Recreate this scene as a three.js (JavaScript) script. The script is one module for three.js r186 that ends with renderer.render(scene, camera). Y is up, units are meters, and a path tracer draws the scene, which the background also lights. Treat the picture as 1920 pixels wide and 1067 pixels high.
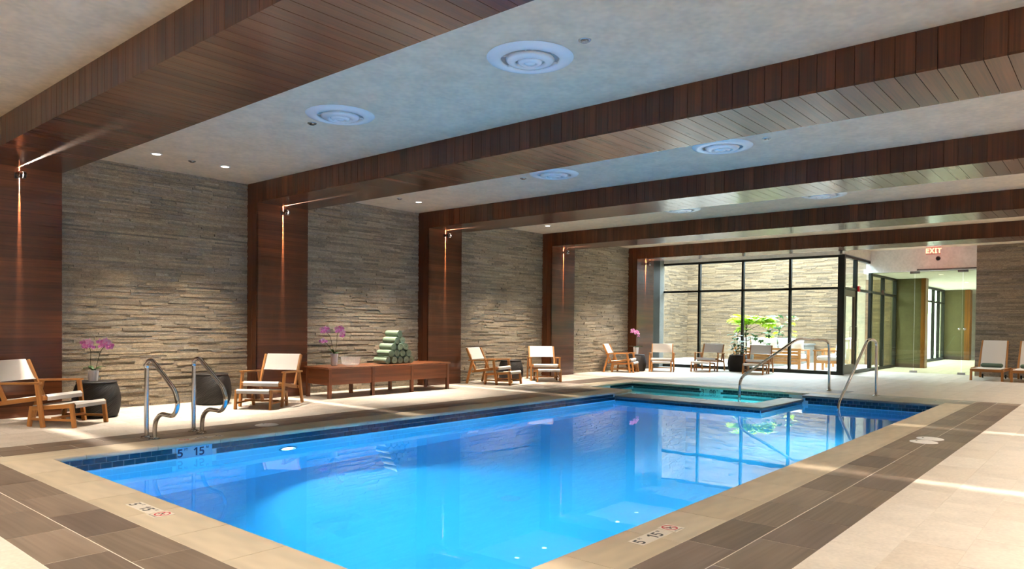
import * as THREE from 'three';
import { mergeGeometries } from 'three/addons/utils/BufferGeometryUtils.js';
import { RoundedBoxGeometry } from 'three/addons/geometries/RoundedBoxGeometry.js';
import { FontLoader } from 'three/addons/loaders/FontLoader.js';
import { TextGeometry } from 'three/addons/geometries/TextGeometry.js';

// ---------------------------------------------------------------- camera, sky, sun, exposure
// World: x runs from the stone wall across the pool, y up, z = -D where D is the distance along the stone wall.
const scene = new THREE.Scene();
const camera = new THREE.PerspectiveCamera(2 * Math.atan(533.5 / 1345.25) * 180 / Math.PI, 1920 / 1067, 0.05, 200);
{
  const yaw = 0.705757, pitch = 0.015547, roll = 0.009942;
  const f = new THREE.Vector3(-Math.sin(yaw) * Math.cos(pitch), -Math.sin(pitch), -Math.cos(yaw) * Math.cos(pitch));
  const r = new THREE.Vector3().crossVectors(f, new THREE.Vector3(0, 1, 0)).normalize(), u = new THREE.Vector3().crossVectors(r, f);
  const R = r.clone().multiplyScalar(Math.cos(roll)).addScaledVector(u, Math.sin(roll)), U = u.clone().multiplyScalar(Math.cos(roll)).addScaledVector(r, -Math.sin(roll));
  camera.quaternion.setFromRotationMatrix(new THREE.Matrix4().makeBasis(R, U, f.clone().negate()));
  camera.position.set(0, 1.2, 0);
  camera.setViewOffset(1920, 1067, 0, -97.4, 1920, 1067);
}
const renderer = new THREE.WebGLRenderer({ antialias: true });
renderer.toneMapping = THREE.LinearToneMapping;
renderer.toneMappingExposure = 1.42;
renderer.shadowMap.enabled = true;
scene.background = new THREE.Color().setRGB(11, 13.2, 16);          // bright hazy sky over the open courtyard
const sun = new THREE.DirectionalLight(new THREE.Color().setRGB(1, 0.97, 0.9), 4);
sun.position.set(-6.6, 22, -16); sun.target.position.set(-8.2, 0, -23.5);
sun.castShadow = true; sun.shadow.radius = 14;
Object.assign(sun.shadow.camera, { left: -14, right: 14, top: 14, bottom: -14, near: 1, far: 60 });
scene.add(sun, sun.target);
const WARM = new THREE.Color().setRGB(1, 0.87, 0.72);
const LAMP = { wash: 53, deck: 22, near: 29, sconce: 46, pool: 17.5, spa: 6, hall: 9 };   // candela

// ---------------------------------------------------------------- helpers
let seed = 7;
const rnd = () => { seed = (seed * 1664525 + 1013904223) >>> 0; return seed / 4294967296; };
const rr = (a, b) => a + (b - a) * rnd();
const pick = (a) => a[Math.floor(rnd() * a.length)];
const V = (X, h, D) => new THREE.Vector3(X, h, -D);
const taken = {};
function numbered(n) { const k = taken[n] = (taken[n] ?? -1) + 1; return k ? n + '_' + String(k).padStart(3, '0') : n; }
function tag(o, label, category, group, kind) { o.userData.label = label; o.userData.category = category; if (group) o.userData.group = group; if (kind) o.userData.kind = kind; return o; }
function mesh(name, geo, mat, parent) {
  const m = new THREE.Mesh(geo, mat); m.castShadow = m.receiveShadow = true;
  m.name = parent ? name : numbered(name); (parent ?? scene).add(m); return m;
}
function thing(name, label, category, X = 0, h = 0, D = 0, turn = 0, group, kind) {
  const g = new THREE.Group(); g.name = numbered(name); g.position.set(X, h, -D); g.rotation.y = turn; scene.add(g);
  return tag(g, label, category, group, kind);
}
function copyOf(root, X, h, D, turn, label) {
  const c = root.clone(); c.name = numbered(root.name.replace(/_\d{3}$/, '')); c.position.set(X, h, -D); c.rotation.set(0, turn, 0); scene.add(c);
  c.userData = { ...root.userData }; if (label) c.userData.label = label; return c;
}
const facing = (fx, fd) => Math.atan2(fx, -fd);                      // turn that points local +z along (X, D)
const merge = (a) => a.length === 1 ? a[0] : mergeGeometries(a.map((g) => g.index ? g : g), false);
// box with uv in metres; grain = 0/1/2 is the axis along which v runs; du, dv shift the pattern
function boxG(x0, x1, y0, y1, z0, z1, grain = 1, du = 0, dv = 0) {
  const lo = [x0, y0, z0], hi = [x1, y1, z1], P = [], N = [], T = [], I = [];
  for (let n = 0; n < 3; n++) for (const s of [-1, 1]) {
    let a = (n + 1) % 3, b = (n + 2) % 3; const base = P.length / 3;
    for (const [p, q] of [[0, 0], [1, 0], [1, 1], [0, 1]]) {
      const v = [0, 0, 0]; v[n] = s > 0 ? hi[n] : lo[n]; v[a] = p ? hi[a] : lo[a]; v[b] = q ? hi[b] : lo[b];
      P.push(...v); const nn = [0, 0, 0]; nn[n] = s; N.push(...nn);
      T.push(...(grain === a ? [v[b] + du, v[a] + dv] : [v[a] + du, v[b] + dv]));
    }
    I.push(...(s > 0 ? [base, base + 1, base + 2, base, base + 2, base + 3] : [base, base + 2, base + 1, base, base + 3, base + 2]));
  }
  const g = new THREE.BufferGeometry();
  g.setAttribute('position', new THREE.Float32BufferAttribute(P, 3)); g.setAttribute('normal', new THREE.Float32BufferAttribute(N, 3));
  g.setAttribute('uv', new THREE.Float32BufferAttribute(T, 2)); g.setIndex(I); return g;
}
const bD = (X0, X1, h0, h1, D0, D1, grain = 1, du, dv) => boxG(X0, X1, h0, h1, -D1, -D0, grain, du, dv);
// rounded bar between two local points, w across, t thick; "side" is the direction of w
function bar(a, b, w, t, side = [1, 0, 0], round = 0.006) {
  const A = new THREE.Vector3(...a), B = new THREE.Vector3(...b), L = A.distanceTo(B);
  const y = B.clone().sub(A).normalize(), x = new THREE.Vector3(...side); x.addScaledVector(y, -x.dot(y)).normalize(); const z = new THREE.Vector3().crossVectors(x, y);
  const g = new RoundedBoxGeometry(w, L, t, 2, Math.min(round, w / 2.2, t / 2.2));
  const p = g.attributes.position, uv = g.attributes.uv; for (let i = 0; i < p.count; i++) uv.setXY(i, p.getX(i) + p.getZ(i) + a[0] * 3, p.getY(i) + a[2]);
  g.applyMatrix4(new THREE.Matrix4().makeBasis(x, y, z).setPosition(A.add(B).multiplyScalar(0.5))); return g;
}
// polyline with rounded corners
function filleted(pts, r, n = 6) {
  const out = [pts[0].clone()];
  for (let i = 1; i < pts.length - 1; i++) {
    const p = pts[i], a = pts[i - 1].clone().sub(p), b = pts[i + 1].clone().sub(p), d = Math.min(r, a.length() * 0.48, b.length() * 0.48);
    const A = p.clone().addScaledVector(a.normalize(), d), B = p.clone().addScaledVector(b.normalize(), d);
    for (let k = 0; k <= n; k++) { const t = k / n; out.push(A.clone().multiplyScalar((1 - t) * (1 - t)).addScaledVector(p, 2 * t * (1 - t)).addScaledVector(B, t * t)); }
  }
  out.push(pts[pts.length - 1].clone()); return out;
}
function sweep(pts, r, seg = 14) {
  const P = [], N = [], T = [], I = []; let x = null, len = 0;
  pts.forEach((p, i) => {
    const t = pts[Math.min(i + 1, pts.length - 1)].clone().sub(pts[Math.max(i - 1, 0)]).normalize();
    if (!x) x = Math.abs(t.y) < 0.9 ? new THREE.Vector3(0, 1, 0) : new THREE.Vector3(1, 0, 0);
    x.addScaledVector(t, -x.dot(t)).normalize(); const y = new THREE.Vector3().crossVectors(t, x), R = typeof r === 'function' ? r(i / (pts.length - 1)) : r;
    if (i) len += p.distanceTo(pts[i - 1]);
    for (let k = 0; k <= seg; k++) {
      const a = k / seg * 2 * Math.PI, n = x.clone().multiplyScalar(Math.cos(a)).addScaledVector(y, Math.sin(a));
      P.push(p.x + n.x * R, p.y + n.y * R, p.z + n.z * R); N.push(n.x, n.y, n.z); T.push(k / seg, len);
    }
  });
  const w = seg + 1; for (let i = 0; i < pts.length - 1; i++) for (let k = 0; k < seg; k++) { const a = i * w + k; I.push(a, a + 1, a + w, a + 1, a + w + 1, a + w); }
  const g = new THREE.BufferGeometry();
  g.setAttribute('position', new THREE.Float32BufferAttribute(P, 3)); g.setAttribute('normal', new THREE.Float32BufferAttribute(N, 3)); g.setAttribute('uv', new THREE.Float32BufferAttribute(T, 2)); g.setIndex(I); return g;
}
const lathe = (pts, n = 40) => new THREE.LatheGeometry(pts.map(([x, y]) => new THREE.Vector2(x, y)), n);
// ---------------------------------------------------------------- textures
const hash = (x, y, s) => { let h = (x * 374761393 + y * 668265263 + s * 974634777) | 0; h = Math.imul(h ^ (h >>> 13), 1274126177); h ^= h >>> 16; return (h >>> 0) / 4294967296; };
function vn(x, y, px, py, s) {                                       // value noise that repeats after px, py cells
  const xi = Math.floor(x), yi = Math.floor(y), fx = x - xi, fy = y - yi, u = fx * fx * (3 - 2 * fx), v = fy * fy * (3 - 2 * fy), m = (a, b) => ((a % b) + b) % b;
  const h = (i, j) => hash(m(xi + i, px), m(yi + j, py), s);
  return (h(0, 0) * (1 - u) + h(1, 0) * u) * (1 - v) + (h(0, 1) * (1 - u) + h(1, 1) * u) * v;
}
function tex(w, h, fn, { srgb = true, repeat = [1, 1] } = {}) {
  const d = new Uint8Array(w * h * 4);
  for (let y = 0; y < h; y++) for (let x = 0; x < w; x++) { const c = fn(x / w, y / h); for (let k = 0; k < 3; k++) d[(y * w + x) * 4 + k] = Math.max(0, Math.min(255, c[k] * 255)); d[(y * w + x) * 4 + 3] = 255; }
  const t = new THREE.DataTexture(d, w, h); t.wrapS = t.wrapT = THREE.RepeatWrapping; t.magFilter = THREE.LinearFilter; t.minFilter = THREE.LinearFilter;
  if (srgb) t.colorSpace = THREE.SRGBColorSpace; t.repeat.set(...repeat); t.needsUpdate = true; return t;
}
const grey = (v) => [v, v, v];
// wood grain: fine streaks along v, 1 m of wood per repeat across u and 2 m along v
const grainFn = (k) => (u, v) => {
  const a = vn(u * 160, v * 5, 160, 5, 1 + k), b = vn(u * 48, v * 3, 48, 3, 2 + k), c = vn(u * 12, v * 4, 12, 4, 3 + k);
  return 0.74 + 0.16 * a + 0.16 * b + 0.12 * c - 0.1;
};
const woodMap = tex(512, 256, (u, v) => { const g = grainFn(0)(u, v); return [g, g * 0.985, g * 0.97]; }, { repeat: [1, 0.5] });
const stoneMap = tex(256, 256, (u, v) => grey(0.72 + 0.2 * vn(u * 60, v * 90, 60, 90, 11) + 0.14 * vn(u * 14, v * 30, 14, 30, 12)), { repeat: [2, 2] });
const stoneBump = tex(256, 256, (u, v) => grey(0.5 * vn(u * 50, v * 120, 50, 120, 21) + 0.5 * vn(u * 110, v * 160, 110, 160, 22)), { srgb: false, repeat: [2, 2] });
const tileMap = tex(512, 256, (u, v) => {                            // brown porcelain with drawn-out streaks
  const s = vn(u * 90 + 3 * vn(u * 5, v * 4, 5, 4, 33), v * 3, 90, 3, 31), b = vn(u * 9, v * 3, 9, 3, 32), c = vn(u * 22, v * 9, 22, 9, 34);
  const g = 0.7 + 0.12 * s + 0.18 * b + 0.1 * c; return [g, g * 0.985, g * 0.965];
}, { repeat: [0.8, 0.4] });
const speckle = tex(256, 256, (u, v) => { const g = 0.9 + 0.06 * vn(u * 90, v * 90, 90, 90, 41) + 0.06 * vn(u * 8, v * 8, 8, 8, 42); return [g, g * 0.995, g * 0.985]; }, { repeat: [0.8, 0.8] });
const travertine = tex(256, 256, (u, v) => { const g = 0.86 + 0.08 * vn(u * 24, v * 6, 24, 6, 51) + 0.08 * vn(u * 7, v * 5, 7, 5, 52); return [g, g * 0.985, g * 0.95]; }, { repeat: [0.9, 0.9] });
const plasterMap = tex(256, 256, (u, v) => grey(0.9 + 0.05 * vn(u * 16, v * 16, 16, 16, 61) + 0.06 * vn(u * 70, v * 70, 70, 70, 62)), { repeat: [0.4, 0.4] });
const weave = tex(128, 128, (u, v) => { const x = u * 32 % 1, y = v * 32 % 1, k = (Math.floor(u * 32) + Math.floor(v * 32)) % 2; return grey(k ? 0.35 + 0.65 * Math.sin(x * Math.PI) : 0.35 + 0.65 * Math.sin(y * Math.PI)); }, { srgb: false });
const terry = tex(128, 128, (u, v) => grey(0.6 * vn(u * 60, v * 60, 60, 60, 71) + 0.4 * vn(u * 20, v * 20, 20, 20, 72)), { srgb: false, repeat: [4, 4] });
const ripple = tex(512, 512, (u, v) => grey(0.55 * vn(u * 10, v * 10, 10, 10, 81) + 0.3 * vn(u * 22, v * 22, 22, 22, 82) + 0.15 * vn(u * 48, v * 48, 48, 48, 83)), { srgb: false, repeat: [0.2, 0.2] });

// ---------------------------------------------------------------- materials
const std = (c, o = {}) => new THREE.MeshStandardMaterial({ color: c, roughness: 0.6, ...o });
const phy = (c, o = {}) => new THREE.MeshPhysicalMaterial({ color: c, roughness: 0.5, ...o });
const M = {};
M.wood = ['#5f3016', '#65351a', '#572b12', '#6b3b1f', '#5b2e15'].map((c) => phy(c, { map: woodMap, roughness: 0.5, specularIntensity: 0.25, clearcoat: 0.9, clearcoatRoughness: 0.2 }));
M.redwood = phy('#8d5230', { map: woodMap, roughness: 0.4, clearcoat: 0.3, clearcoatRoughness: 0.25 });
M.teak = phy('#c98a4a', { map: woodMap, roughness: 0.45 });
M.sling = std('#dbd4cd', { roughness: 0.85, bumpMap: weave, bumpScale: 0.0006 });
M.stone = std('#ffffff', { map: stoneMap, roughness: 0.9, vertexColors: true, bumpMap: stoneBump, bumpScale: 0.004 });
M.stonePieces = ['#ad9d86', '#baa88e', '#a0917d', '#c2b094', '#a99d8d', '#b4a289'].map((c) => std(c, { map: stoneMap, roughness: 0.9, bumpMap: stoneBump, bumpScale: 0.004 }));
M.mortar = std('#8a7f6f', { roughness: 0.95 });
M.deck = ['#ded4c8', '#dacfc2', '#e1d8cd'].map((c) => phy(c, { map: speckle, roughness: 0.5 }));
M.grout = std('#d8cfc2', { roughness: 0.9 });
M.border = ['#8a7a6c', '#82736a', '#8f8073', '#7c6e63'].map((c) => phy(c, { map: tileMap, roughness: 0.48, clearcoat: 0.15, clearcoatRoughness: 0.3 }));
M.coping = ['#dacdb9', '#d5c8b3', '#ddd1be'].map((c) => phy(c, { map: travertine, roughness: 0.5 }));
M.slate = ['#8f8d88', '#8a8883'].map((c) => phy(c, { map: travertine, roughness: 0.4 }));
M.slateDark = phy('#7c7d7b', { map: travertine, roughness: 0.35 });
M.ceiling = std('#e6d5bd', { map: plasterMap, roughness: 0.95 });
M.white = std('#e6e4e0', { map: plasterMap, roughness: 0.9 });
M.beigeWall = std('#e6dac6', { map: plasterMap, roughness: 0.9 });
M.tanWall = std('#857866', { map: plasterMap, roughness: 0.9 });
M.olive = std('#5f5a38', { map: plasterMap, roughness: 0.7 });
M.amber = phy('#8f5a14', { map: woodMap, roughness: 0.4 });
M.plaster = std('#d5ecf6', { roughness: 0.85 });
M.poolTile = phy('#0e3350', { roughness: 0.12, clearcoat: 0.6, clearcoatRoughness: 0.05 });
M.spaTile = phy('#12343f', { roughness: 0.12, clearcoat: 0.6, clearcoatRoughness: 0.05 });
M.markTile = phy('#a9cfe0', { roughness: 0.2 });
M.chrome = std('#d8d8d8', { metalness: 1, roughness: 0.12 });
M.steel = std('#b9bcc0', { metalness: 1, roughness: 0.25 });
M.bronze = std('#2a2522', { metalness: 0.7, roughness: 0.35 });
M.frame = std('#20231f', { metalness: 0.3, roughness: 0.45 });
M.brownFrame = phy('#4a3524', { roughness: 0.4 });
M.glass = phy('#ffffff', { transmission: 1, thickness: 0, roughness: 0, ior: 1.45, color: new THREE.Color().setRGB(0.93, 0.97, 0.94) });
M.greenGlass = phy('#ffffff', { transmission: 1, thickness: 0, roughness: 0, ior: 1.45, color: new THREE.Color().setRGB(0.8, 0.81, 0.66) });
M.crystal = phy('#ffffff', { transmission: 0.85, thickness: 0, roughness: 0.06, ior: 1.6 });
M.rattan = phy('#1c1716', { roughness: 0.55 });
M.vent = std('#fafafa', { roughness: 0.25 });
M.lid = std('#e9e4df', { roughness: 0.45 });
M.towel = ['#7f937d', '#879b84', '#778c76'].map((c) => std(c, { roughness: 0.98, bumpMap: terry, bumpScale: 0.004 }));
M.darkTowel = std('#5d6f5f', { roughness: 0.98, bumpMap: terry, bumpScale: 0.004 });
M.porcelain = phy('#ece9ea', { roughness: 0.25, clearcoat: 0.4 });
M.petal = std('#dd7cc3', { roughness: 0.6, side: THREE.DoubleSide }); M.petalPale = std('#efbde1', { roughness: 0.6, side: THREE.DoubleSide }); M.petalLip = std('#8d1f6e', { roughness: 0.6, side: THREE.DoubleSide });
M.stem = std('#3d3a20', { roughness: 0.7 }); M.leaf = phy('#2f5a24', { roughness: 0.4, side: THREE.DoubleSide });
M.shrub = phy('#35642a', { roughness: 0.55, transmission: 0.3, thickness: 0, side: THREE.DoubleSide }); M.lime = phy('#c3de38', { roughness: 0.9, transmission: 0.5, thickness: 0, side: THREE.DoubleSide });
M.cushion = std('#efece6', { roughness: 0.95 }); M.concrete = std('#84847e', { map: plasterMap, roughness: 0.85 });
M.concretePale = std('#dcdad6', { map: speckle, roughness: 0.7 }); M.soil = std('#35281d', { roughness: 1 }); M.black = std('#141414', { roughness: 0.4 });
M.red = phy('#c2121c', { roughness: 0.35 });
const glow = (r, g, b, k) => new THREE.MeshStandardMaterial({ color: '#ffffff', emissive: new THREE.Color().setRGB(r, g, b), emissiveIntensity: k, roughness: 0.4 });
M.lampGlow = glow(1, 0.9, 0.75, 4); M.poolGlow = glow(0.85, 0.97, 1, 14); M.exitGlow = glow(1, 0.34, 0.16, 2.0);
M.water = phy('#ffffff', { transmission: 1, thickness: 1, roughness: 0, ior: 1.333, attenuationColor: new THREE.Color().setRGB(0.38, 0.83, 0.975), attenuationDistance: 1.6, bumpMap: ripple, bumpScale: 0.0005 });
M.spaWater = phy('#ffffff', { transmission: 1, thickness: 1, roughness: 0, ior: 1.333, attenuationColor: new THREE.Color().setRGB(0.4, 0.88, 0.9), attenuationDistance: 1.0, bumpMap: ripple, bumpScale: 0.0005 });
function spot(X, h, D, tX, th, tD, cd, angle, pen, color, radius = 2) {
  const s = new THREE.SpotLight(color, cd, 0, angle, pen, 2); s.position.copy(V(X, h, D)); s.target.position.copy(V(tX, th, tD)); s.castShadow = true; s.shadow.radius = radius; scene.add(s, s.target); return s;
}

// ---------------------------------------------------------------- main dimensions
const XW = -10.62, XC = -10.33, XR = 1.34, CEIL = 3.39, SOF = 3.08;      // stone wall, column fronts, right wall, ceiling, soffits
const BEAMS = [[2.32, 3.25], [5.95, 6.87], [9.58, 10.51], [13.55, 14.48], [17.46, 18.4]];
const PX0 = -7.08, PX1 = -2.2, PD0 = 2.14, PD1 = 13.16, PB = -1.55;     // pool
const SX0 = -8.15, SX1 = -4.71, SD0 = 11.85, SD1 = 13.6;               // spa (inner)
const DG = 19.55, XG = -5.52, DP = 22.0, XS = -2.93, DB = 26.0;        // glazing, side glazing, glass partition, stone end wall, courtyard back

const VENTS = [[-3.73, 4.57], [-6.29, 4.57], [-3.73, 8.26], [-6.29, 8.28], [-3.77, 12.24], [-6.3, 12.2]];

// ---------------------------------------------------------------- stacked stone
const STONE_TONES = [[0.41, 0.34, 0.25], [0.47, 0.39, 0.285], [0.34, 0.285, 0.215], [0.51, 0.43, 0.32], [0.375, 0.325, 0.265], [0.44, 0.36, 0.26], [0.29, 0.25, 0.195]];
// strips on a wall: at(u, y, out) gives the point; place() receives each strip
function ledge(width, height, rowMin, rowMax, lenMin, lenMax, place) {
  for (let y = 0; y < height - 0.005;) {
    let h = rr(rowMin, rowMax); if (y + h > height - 0.012) h = height - y;
    for (let u = 0; u < width - 0.005;) {
      let l = rr(lenMin, lenMax); if (u + l > width - 0.06) l = width - u;
      place(u, u + l, y, y + h, 0.004 + 0.021 * Math.pow(rnd(), 1.3)); u += l;
    }
    y += h;
  }
}
function colored(g, c) { const n = g.attributes.position.count, a = new Float32Array(n * 3); for (let i = 0; i < n; i++) a.set(c, i * 3); g.setAttribute('color', new THREE.BufferAttribute(a, 3)); return g; }
// wall along D at x = X (facing +X) or along X at D (facing -D)
function stoneWall(parent, along, at, from, to, height, tone, parts = 0, rows = [0.018, 0.04], lens = [0.15, 0.7]) {
  const all = [];
  ledge(to - from, height, rows[0], rows[1], lens[0], lens[1], (u0, u1, y0, y1, out) => all.push([u0, u1, y0, y1, out]));
  const big = new Set(parts ? [...all.keys()].sort((a, b) => (all[b][1] - all[b][0]) * (all[b][3] - all[b][2]) - (all[a][1] - all[a][0]) * (all[a][3] - all[a][2])).slice(0, parts) : []);
  const rest = [];
  all.forEach(([u0, u1, y0, y1, out], i) => {
    const e = 0.0007, a = from + u0 + e, b = from + u1 - e, o = rr(0, 3), p = rr(0, 3);
    const g = along === 'D' ? bD(at - 0.01, at + out, y0 + e, y1 - e, a, b, 1, o, p) : along === 'Dneg' ? bD(at - out, at + 0.01, y0 + e, y1 - e, a, b, 1, o, p) : bD(a, b, y0 + e, y1 - e, at - out, at + 0.01, 1, o, p);
    if (big.has(i)) { mesh('ledge_stone', g, pick(M.stonePieces), parent); return; }
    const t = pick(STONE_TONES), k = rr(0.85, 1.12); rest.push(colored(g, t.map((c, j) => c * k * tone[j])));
  });
  const m = mesh('ledge_stone_courses', mergeGeometries(rest), M.stone, parent); m.userData.kind = 'stuff';
}

// ---------------------------------------------------------------- room shell
{
  const wl = thing('wall_left', 'long wall of stacked grey tan ledge stone between wooden columns', 'wall', 0, 0, 0, 0, null, 'structure');
  mesh('wall_core', bD(XW - 0.3, XW - 0.001, -0.05, CEIL + 0.2, -2.6, DG + 0.02), M.mortar, wl);
  const bays = [[-2.6, 2.32], [3.25, 5.95], [6.87, 9.58], [10.51, 13.55], [14.48, 17.46]];
  mesh('jamb', bD(XW - 0.001, XW + 0.05, 0, CEIL, 18.4, 19.2), M.frame, wl); mesh('reveal', bD(XW - 0.001, XW + 0.012, 0, CEIL, 19.2, DG - 0.05), M.concrete, wl);
  bays.forEach(([a, b], i) => stoneWall(wl, 'D', XW, a, b, CEIL, [1, 1, 1], i === 1 ? 300 : 0));
  const wr = mesh('wall_right', bD(XR, XR + 0.3, -0.05, CEIL + 0.2, -2.6, DP + 0.3), M.beigeWall); tag(wr, 'plain warm plaster wall opposite the stone wall', 'wall', null, 'structure');
  const wb = mesh('wall_back', bD(XW - 0.3, XR + 0.3, -0.05, CEIL + 0.2, -2.9, -2.6), M.tanWall); tag(wb, 'plain plaster wall closing the near end of the pool hall', 'wall', null, 'structure');
  const wf = thing('wall_far', 'stacked stone end wall behind the sun loungers', 'wall', 0, 0, 0, 0, null, 'structure');
  mesh('wall_core', bD(XS, XR, -0.05, CEIL + 0.2, DP + 0.001, DP + 0.3), M.mortar, wf);
  stoneWall(wf, 'X', DP, XS, XR, CEIL, [0.82, 0.8, 0.82], 0, [0.025, 0.05], [0.2, 0.8]);
  // ceiling with a plasterboard joint in each bay
  const ce = thing('ceiling', 'off white plaster ceiling between the wooden beams', 'ceiling', 0, 0, 0, 0, null, 'structure');
  // panels are cut open above each air diffuser
  const ceilingPanel = (x0, x1, d0, d1) => {
    const holes = VENTS.filter(([x, d]) => x > x0 && x < x1 && d > d0 && d < d1); if (!holes.length) return bD(x0, x1, CEIL, CEIL + 0.2, d0, d1);
    const sh = new THREE.Shape([[x0, d0], [x1, d0], [x1, d1], [x0, d1]].map(([x, d]) => new THREE.Vector2(x, d)));
    for (const [x, d] of holes) { const p = new THREE.Path(); p.absarc(x, d, 0.262, 0, Math.PI * 2, true); sh.holes.push(p); }
    return new THREE.ExtrudeGeometry(sh, { depth: 0.2, bevelEnabled: false, curveSegments: 32 }).rotateX(-Math.PI / 2).translate(0, CEIL, 0);
  };
  const edges = [-2.9, ...BEAMS.flat(), DG];
  for (let i = 0; i < edges.length; i += 2) for (const [a, b] of [[XW - 0.3, -5.031], [-5.029, XR + 0.3]]) mesh('ceiling_panel', ceilingPanel(a, b, edges[i], edges[i + 1]), M.ceiling, ce);
  mesh('ceiling_panel', bD(XG, XR + 0.3, CEIL, CEIL + 0.2, DG, DP + 0.3), M.ceiling, ce);
  mesh('roof_slab', bD(XW - 0.3, XR + 0.3, CEIL + 0.2, CEIL + 0.45, -2.9, DG + 0.1), M.concrete, ce);
  mesh('roof_slab', bD(XG - 0.1, XR + 0.3, CEIL + 0.2, CEIL + 0.45, DG, 38), M.concrete, ce);
  const bh = thing('wall_bulkhead', 'white bulkhead above the courtyard glazing and the glass entrance', 'wall', 0, 0, 0, 0, null, 'structure');
  mesh('panel', bD(XW - 0.3, XG, 3.1, CEIL, DG - 0.05, DG + 0.12), M.white, bh);
  mesh('panel', bD(XG - 0.06, XG + 0.06, 3.12, CEIL, DG - 0.05, DP), M.white, bh);
  mesh('panel', bD(XG - 0.06, XS, 2.78, CEIL, DP, DP + 0.12), M.white, bh);
}
// ---------------------------------------------------------------- wooden portal frames
{
  const W = 0.136, gap = 0.0045, pitch = W + gap;
  const front = [0, 1, 2, 3].map((k) => boxG(-W / 2, W / 2, SOF + 0.002 - 3.2, CEIL - 3.2, 0, 0.02, 1, k * 0.31, k * 0.4));
  const soff = [0, 1, 2, 3].map((k) => boxG(-W / 2, W / 2, 0, 0.02, -0.465, 0.465, 2, k * 0.31, k * 0.4));
  const colB = [0, 1, 2, 3].map((k) => boxG(-0.02, 0, -W / 2, W / 2, -0.465, 0.465, 2, k * 0.31, k * 0.4));
  BEAMS.forEach(([d0, d1], n) => {
    const mid = (d0 + d1) / 2, t = thing('trim_' + (n + 1), ['first', 'second', 'third', 'fourth', 'fifth'][n] + ' boarded dark wood beam and column counted from the ladder end', 'beam', 0, 0, 0, 0, null, 'structure');
    t.name = 'trim_' + (n + 1);
    const m = M.wood[0];
    mesh('core', mergeGeometries([bD(XW, XR, SOF + 0.02, CEIL, d0 + 0.02, d1), bD(XW, XC - 0.02, 0, SOF + 0.02, d0 + 0.02, d1), bD(XR - 0.29, XR, 0, SOF + 0.02, d0 + 0.02, d1)]), m, t);
    for (let x = XC + pitch / 2, i = 0; x < 0.25; x += pitch, i++) {
      const a = mesh('beam_board', pick(front), pick(M.wood), t); a.position.set(x, 3.2, -d0 - 0.02);
      const b = mesh('soffit_board', pick(soff), pick(M.wood), t); b.position.set(x, SOF, -mid);
    }
    for (let y = pitch / 2, i = 0; y < SOF; y += pitch) { const a = mesh('column_board', pick(colB), pick(M.wood), t); a.position.set(XC, Math.min(y, SOF - W / 2), -mid); }
    for (const [a, b] of [[XW, -10.476], [-10.473, XC]]) mesh('column_side_board', bD(a, b, 0, CEIL, d0, d0 + 0.02, 1, a, n), pick(M.wood), t);
    for (const y of [0.5, 1.5, 2.5]) mesh('right_column_board', bD(XR - 0.31, XR - 0.29, y - 0.5, Math.min(SOF, y + 0.6), d0, d1, 2), M.wood[0], t);
  });
}
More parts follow.
